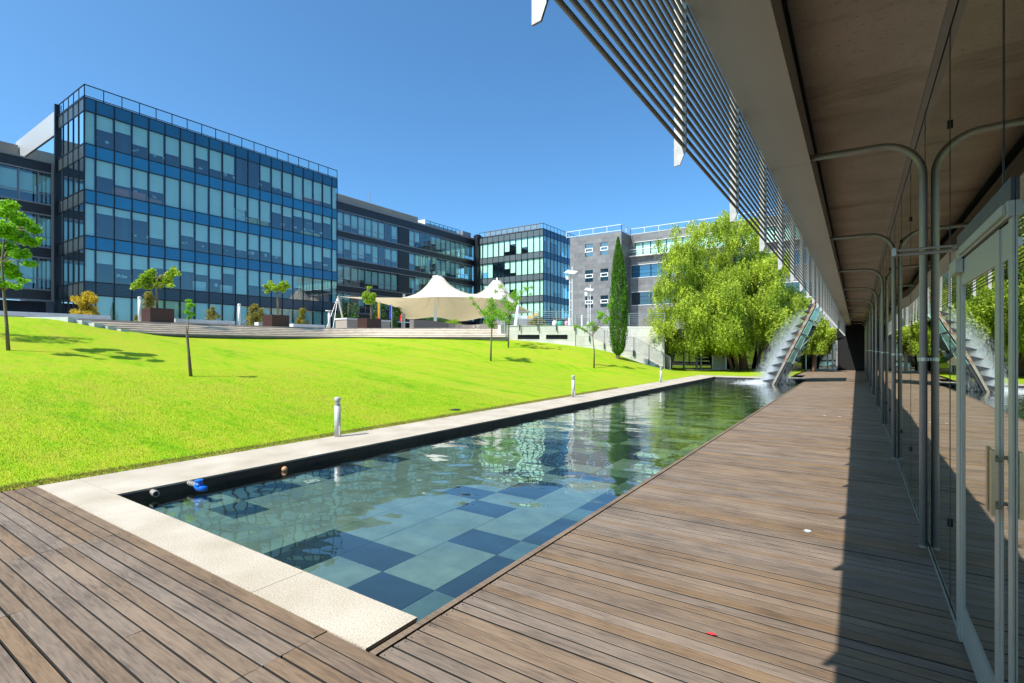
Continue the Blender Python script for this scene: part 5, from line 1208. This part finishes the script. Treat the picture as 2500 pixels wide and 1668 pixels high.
quads_obj('crown', leaf_quads(cen, .055, 0, .3, dirs), MT['leaf_cyp'], cy, rnd=rng.uniform(0, 1, N))
# the big soft tree at the pool end
BD = 38.; b = PZ(1800, BD, 0.02)
spots = []
outline = [(1615, 705, 34), (1622, 790, 34), (1645, 845, 30), (1655, 600, 32), (1690, 565, 28), (1725, 545, 26), (1600, 770, 24), (1880, 640, 50), (1905, 690, 50), (1935, 740, 45), (1962, 775, 42), (1820, 560, 40), (1785, 535, 34), (1968, 825, 34), (1850, 570, 34), (1700, 740, 60), (1760, 700, 65), (1790, 660, 55), (1820, 760, 65), (1830, 690, 60), (1740, 810, 60), (1700, 640, 45), (1880, 760, 55), (1960, 830, 35), (1850, 600, 35), (1720, 590, 35), (1660, 690, 45), (1660, 760, 50), (1620, 770, 35), (1640, 700, 40), (1625, 640, 30), (1660, 640, 40), (1640, 820, 40), (1690, 600, 40), (1700, 690, 55), (1720, 780, 60), (1680, 850, 35), (1740, 560, 34), (1750, 640, 60), (1780, 720, 70), (1790, 800, 65), (1770, 530, 22), (1800, 580, 45), (1840, 640, 60), (1860, 720, 60), (1870, 800, 60), (1900, 700, 45), (1930, 760, 45), (1920, 820, 45), (1900, 640, 45), (1960, 790, 35), (1610, 600, 18), (1600, 830, 20), (1730, 850, 40), (1820, 850, 35), (1650, 560, 20), (1700, 545, 18), (1604, 720, 18), (1950, 720, 30)]
bc = []
for (x, y, r) in outline:
    for q in range(4):
        rr0 = r * .64; xx = x + random.uniform(-.55, .55) * r; yy = y + random.uniform(-.55, .55) * r
        dd = random.uniform(-1, 1) * 2.6 * (.4 + r / 80); p = PD(xx, yy, BD + dd) - b; k = rr0 * BD / FPX * random.uniform(.55, .95)
        if p.z < 1.7: p.z = 1.7 + random.uniform(0, .4)
        bc.append((p.x, p.y, p.z, k, k * 1.05))
bt = thing('large_tree', 'large soft crowned lime green tree with several stems at the far end of the pool', 'tree', tuple(b))
t = LB()
def loc(x, y, dd=0): return PD(x, y, BD + dd) - b
for pts, rads in (([(1818, 912, 0), (1812, 870, 0), (1806, 800, .3), (1800, 700, .2), (1790, 600, 0)], [.36, .27, .22, .15, .05]),
                  ([(1790, 910, -.6), (1782, 880, -.6), (1765, 845, -.5), (1735, 760, -.3)], [.16, .13, .11, .05]),
                  ([(1803, 909, -.9), (1793, 870, -.9), (1780, 840, -.6), (1770, 740, 0)], [.15, .12, .11, .05]),
                  ([(1824, 900, .2), (1812, 868, .3), (1800, 845, .6), (1790, 800, 1)], [.12, .11, .09, .05]),
                  ([(1848, 905, 1), (1856, 860, 1), (1868, 820, .8), (1880, 700, .5)], [.16, .13, .11, .05]),
                  ([(1868, 885, .5), (1872, 850, .5), (1885, 820, .5), (1915, 740, 0)], [.13, .12, .10, .05]),
                  ([(1800, 760, .2), (1750, 680, -.5), (1700, 620, -1)], [.12, .08, .03]), ([(1803, 740, .2), (1860, 660, .5), (1900, 620, 0)], [.12, .08, .03]),
                  ([(1765, 845, -.5), (1700, 780, -1), (1640, 740, -1)], [.09, .06, .02])):
    t.tube([loc(*p) for p in pts], rads, 8)
t.build('trunk', MT['bark_red'], bt, smooth=True)
# hanging sprays: strings of leaves dropping from points in the blobs
NSP = 19000; c0 = clump_pts(bc, NSP, .5); K_ = 16; ln = rng.uniform(.3, 1.15, NSP)
k = np.linspace(0, 1, K_)[None, :, None]; sw_ = rng.normal(0, .16, (NSP, 1, 3)); sw_[:, :, 2] = 0
pts = c0[:, None, :] + sw_ * k ** 1.3 * 1.5 + np.array([0, 0, -1.])[None, None] * (k ** 1.4) * ln[:, None, None] + rng.normal(0, .035, (NSP, K_, 3))
thr = 1.15 + .45 * np.sin(c0[:, 0] * 1.9 + 1) * np.sin(c0[:, 1] * 1.3) + rng.uniform(-.2, .5, NSP); msk = pts[:, :, 2] > thr[:, None]; cen = pts[msk]; rs_ = np.repeat(rng.uniform(0, 1, NSP)[:, None], K_, 1)[msk]
quads_obj('crown', leaf_quads(cen, .066, .6, .48), MT['leaf_big'], bt, rnd=np.clip(rs_ * .8 + rng.uniform(0, .2, len(cen)), 0, 1))
# a smaller one of the same kind behind the fountain
B2 = 36.3; b2 = PZ(1985, B2, 0.02)
t2 = thing('small_tree', 'smaller lime green tree seen behind the fountain below the louvres', 'tree', tuple(b2))
bc2 = []
for (x, y, r) in ((1985, 770, 26), (2005, 800, 28), (2025, 810, 18), (1975, 810, 26), (1995, 835, 22), (2015, 835, 16), (1965, 840, 18)):
    for q in range(3):
        p = PD(x + random.uniform(-.5, .5) * r, y + random.uniform(-.5, .5) * r, B2 + random.uniform(-1, 1)) - b2; kk = r * .5 * B2 / FPX; bc2.append((p.x, p.y, max(p.z, 1.6), kk, kk))
t = LB(); t.tube([(0, 0, 0), (.1, 0, 1.4), (0, 0, 2.8)], [.11, .08, .03], 8); t.tube([(.1, 0, 1.2), (.5, .2, 2.4)], [.06, .02], 6); t.build('trunk', MT['bark_red'], t2)
n2 = 2200; c0 = clump_pts(bc2, n2, .45); ln = rng.uniform(.3, .8, n2); pts = c0[:, None, :] + np.array([0, 0, -1.])[None, None] * (k ** 1.3) * ln[:, None, None] + rng.normal(0, .05, (n2, K_, 3)); cen = pts.reshape(-1, 3); cen = cen[cen[:, 2] > 1.2]
quads_obj('crown', leaf_quads(cen, .062, .7, .45), MT['leaf_big'], t2, rnd=rng.uniform(0, 1, len(cen)))
# planter trees
def ptree(label, x, y, spots, tpts, d, n, size=.07, name='planter_tree'):
    bb = Vector((x, y, PLZ + .74)); cl_ = imgclumps(bb, d, spots, .45); tp = [PD(*q, d) - bb for q in tpts]; tp[0] = Vector((0, 0, 0))
    return tree(name, label, bb, cl_, n, size, MT['leaf_lime'], MT['bark'], [(tp, [.07, .06, .05, .03][:len(tp)])], (), 'trees in the planter boxes', .1, .6)
q = ray(384, HOR); d1 = 28.7
ptree('wide crowned lime green tree growing in the leftmost planter', *PZ(384, d1, 0).xy, [(325, 703, 9, 5), (335, 696, 12, 9), (345, 690, 13, 11), (352, 680, 12, 12), (365, 670, 13, 11), (372, 662, 10, 8), (375, 685, 14, 12), (385, 695, 14, 9), (395, 682, 13, 11), (408, 685, 13, 11), (415, 672, 11, 10), (423, 665, 12, 10), (424, 655, 6, 6), (433, 668, 8, 7), (416, 698, 10, 6), (360, 700, 14, 7)], [(386, 757), (383, 720), (381, 700), (385, 680)], d1, 3600)
d2 = 33.6
ptree('small two lobed lime green tree growing in the middle planter', *PZ(679, d2, 0).xy, [(647, 699, 5, 5), (655, 700, 8, 7), (660, 690, 6, 6), (665, 698, 9, 8), (652, 712, 7, 6), (672, 705, 10, 8), (683, 700, 9, 8), (690, 692, 7, 7), (697, 698, 9, 8), (700, 688, 4, 4), (690, 708, 9, 6), (704, 700, 6, 5)], [(679, 771), (678, 730), (677, 712), (678, 700)], d2, 1700)
d3 = 41.
ptree('round lollipop shaped lime green tree in the planter before the kiosk', *PZ(906, 37.7, 0).xy, [(900, 703, 5, 4), (898, 712, 4, 5), (905, 701, 4, 3), (892, 718, 8, 7), (890, 725, 8, 8), (900, 722, 9, 9), (910, 722, 9, 8), (905, 730, 11, 9), (895, 735, 8, 7), (912, 733, 7, 7), (902, 739, 8, 5)], [(906, 778), (906, 760), (905, 745), (901, 705)], 37.7, 2200, .06)
def shrub(label, x, d, y0, y1, wpx, leafm, n, cone=False, zb=None):
    bb = PZ(x, d, PLZ if zb is None else zb); h = EYE + (HOR - y0) / FPX * d - bb.z; w_ = wpx / 2 * d / FPX
    o = thing('shrub', label, 'shrub', tuple(bb), 0, None); cl_ = []
    for _ in range(44):
        t = random.uniform(.08, .95); r = w_ * ((1 - t) ** .7 + .15 if cone else math.sqrt(max(0, 1 - (2 * t - .9) ** 2)) + .05); a = random.uniform(0, 6.28); q = random.uniform(.0, .8)
        cl_.append((math.cos(a) * r * q, math.sin(a) * r * q, h * t, w_ * .3, h * .13))
    t = LB()
    for c in cl_[:8]: t.tube([(0, 0, 0), (c[0] * .5, c[1] * .5, c[2] * .6), c[:3]], [.03, .02, .008], 5)
    t.build('stems', MT['bark'], o); n *= 2; cen = clump_pts(cl_, n, .6); quads_obj('foliage', leaf_quads(cen, .055, -.4, .4), leafm, o, rnd=rng.uniform(0, 1, n))
shrub('round orange yellow shrub behind the left stone bench', 210, 30.5, 713, 766, 76, MT['leaf_orange'], 5000)
shrub('upright golden green shrub behind the leftmost planter', 364, 32, 714, 760, 50, MT['leaf_olive'], 1800, True)
shrub('small olive shrub behind the long stone bench', 518, 36, 749, 785, 42, MT['leaf_olive'], 1500)
shrub('olive shrub left of the middle planter', 622, 36.5, 745, 790, 54, MT['leaf_olive'], 2200)
shrub('small cone shaped olive shrub right of the middle planter', 737, 38, 751, 792, 40, MT['leaf_olive'], 1500, True)
shrub('tiny green shrub beside the first light column', 333, 30.5, 770, 785, 14, MT['leaf_olive'], 400)
shrub('green shrub row behind the terrace railing', 1310, 42, 776, 797, 60, MT['leaf_olive'], 1600)
shrub('pale green shrub on the terrace right of the cypress', 1600, 44, 765, 795, 80, MT['leaf_olive'], 2200)
shrub('green bush beneath the tent canopy', 1110, 53, 778, 795, 60, MT['leaf_lime'], 1300)
for x, d, y0, wpx, lab in ((850, 60, 722, 64, 'dark shady tree behind the leaning tent pole'), (925, 62, 735, 44, 'dark shady tree behind the lollipop tree'), (960, 63, 740, 44, 'dark green tree behind the blue flag'), (1075, 74, 775, 90, 'dark low tree below the rear edge of the tent')):
    bb = PZ(x, d, PLZ); h = EYE + (HOR - y0) / FPX * d - PLZ; w_ = wpx / 2 * d / FPX
    cc = [(random.uniform(-.75, .75) * w_, random.uniform(-.6, .6) * w_, random.uniform(.3, .92) * h, w_ * .42, h * .16) for _ in range(16)]
    tree('shade_tree', lab, bb, cc, 2600, .10, MT['leaf_shaded'], MT['bark'], [([(0, 0, 0), (0, 0, h * .4), (0, 0, h * .8)], [.12, .09, .03])], (), 'dark trees in front of the black office block', .2, .5)
# ---------------------------------------------------------------- people sitting behind the railing
def person(label, x, d, shirt, turn):
    bb = PZ(x, d, PLZ); o = thing('person', label, 'person', tuple(bb), turn)
    # seated on the low kerb: pelvis .42, knees forward
    J = dict(pel=(0, 0, .45), chest=(0, .02, .78), neck=(0, .02, .98), head=(0, .0, 1.06), crown=(0, .0, 1.20),
             sl=(-.17, .02, .92), el=(-.23, -.06, .66), hl=(-.14, -.26, .56), sr=(.17, .02, .92), er=(.23, -.06, .66), hr=(.12, -.27, .57),
             kl=(-.12, -.42, .47), fl=(-.13, -.45, .06), tl=(-.13, -.60, .03), kr=(.12, -.42, .47), fr=(.13, -.40, .06), tr=(.13, -.55, .03))
    E_ = [('pel', 'chest'), ('chest', 'neck'), ('neck', 'head'), ('head', 'crown'), ('chest', 'sl'), ('sl', 'el'), ('el', 'hl'), ('chest', 'sr'), ('sr', 'er'), ('er', 'hr'), ('pel', 'kl'), ('kl', 'fl'), ('fl', 'tl'), ('pel', 'kr'), ('kr', 'fr'), ('fr', 'tr')]
    Rr = dict(pel=.15, chest=.145, neck=.055, head=.085, crown=.075, sl=.065, el=.045, hl=.03, sr=.065, er=.045, hr=.03, kl=.065, fl=.045, tl=.04, kr=.065, fr=.045, tr=.04)
    nm = list(J); me = bpy.data.meshes.new('body'); me.from_pydata([J[k] for k in nm], [(nm.index(a), nm.index(b)) for a, b in E_], []); me.materials.append(MT['skin'])
    ob = bpy.data.objects.new('body', me); S.collection.objects.link(ob); ob.parent = o
    ob.modifiers.new('skin', 'SKIN'); sv = me.skin_vertices[0].data
    for i, k in enumerate(nm): sv[i].radius = (Rr[k], Rr[k]); sv[i].use_root = (k == 'pel')
    sb = ob.modifiers.new('sub', 'SUBSURF'); sb.levels = 2; sb.render_levels = 2
    q = LB(); q.tube([(0, .01, .42), (0, .02, .55), (0, .03, .75), (0, .03, .90), (0, .02, .97)], [.175, .165, .18, .175, .075], 14)
    for s in (-1, 1): q.tube([(s * .12, .02, .92), (s * .20, -.02, .82), (s * .235, -.05, .70)], [.08, .072, .062], 10)
    q.build('shirt', M(label.split()[3] + '_shirt', shirt, .85), o, smooth=True)
    q = LB(); q.tube([(0, .03, 1.03), (0, .045, 1.12), (0, .02, 1.20), (0, .0, 1.235)], [.085, .105, .095, .03], 12); q.build('hair', MT['hair'], o, smooth=True)
    q = LB()
    for s in (-1, 1): q.tube([(s * .06, -.02, .45), (s * .12, -.25, .48), (s * .12, -.44, .46), (s * .13, -.45, .12)], [.10, .09, .075, .055], 10)
    q.build('trousers', M(label.split()[3] + '_trousers', (.03, .05, .10), .85), o, smooth=True)
person('seated person in white shirt behind the terrace railing, left of three', 1354, 44.5, (.8, .8, .8), R(150))
person('seated person in green shirt behind the terrace railing, in the middle', 1367, 45.0, (.02, .42, .25), R(200))
person('seated person in pink shirt behind the terrace railing, right of three', 1384, 44.7, (.60, .32, .42), R(170))
kb = thing('seat_wall', 'low stone seat behind the terrace railing with three people', 'bench', tuple(PZ(1368, 44.8, PLZ)))
w = MB(); wall_strip(w, PZ(1344, 44.6, 0), PZ(1394, 44.8, 0), PLZ, PLZ + .36, PLZ, PLZ + .36, .5); w.build('seat', MT['bench'], kb)
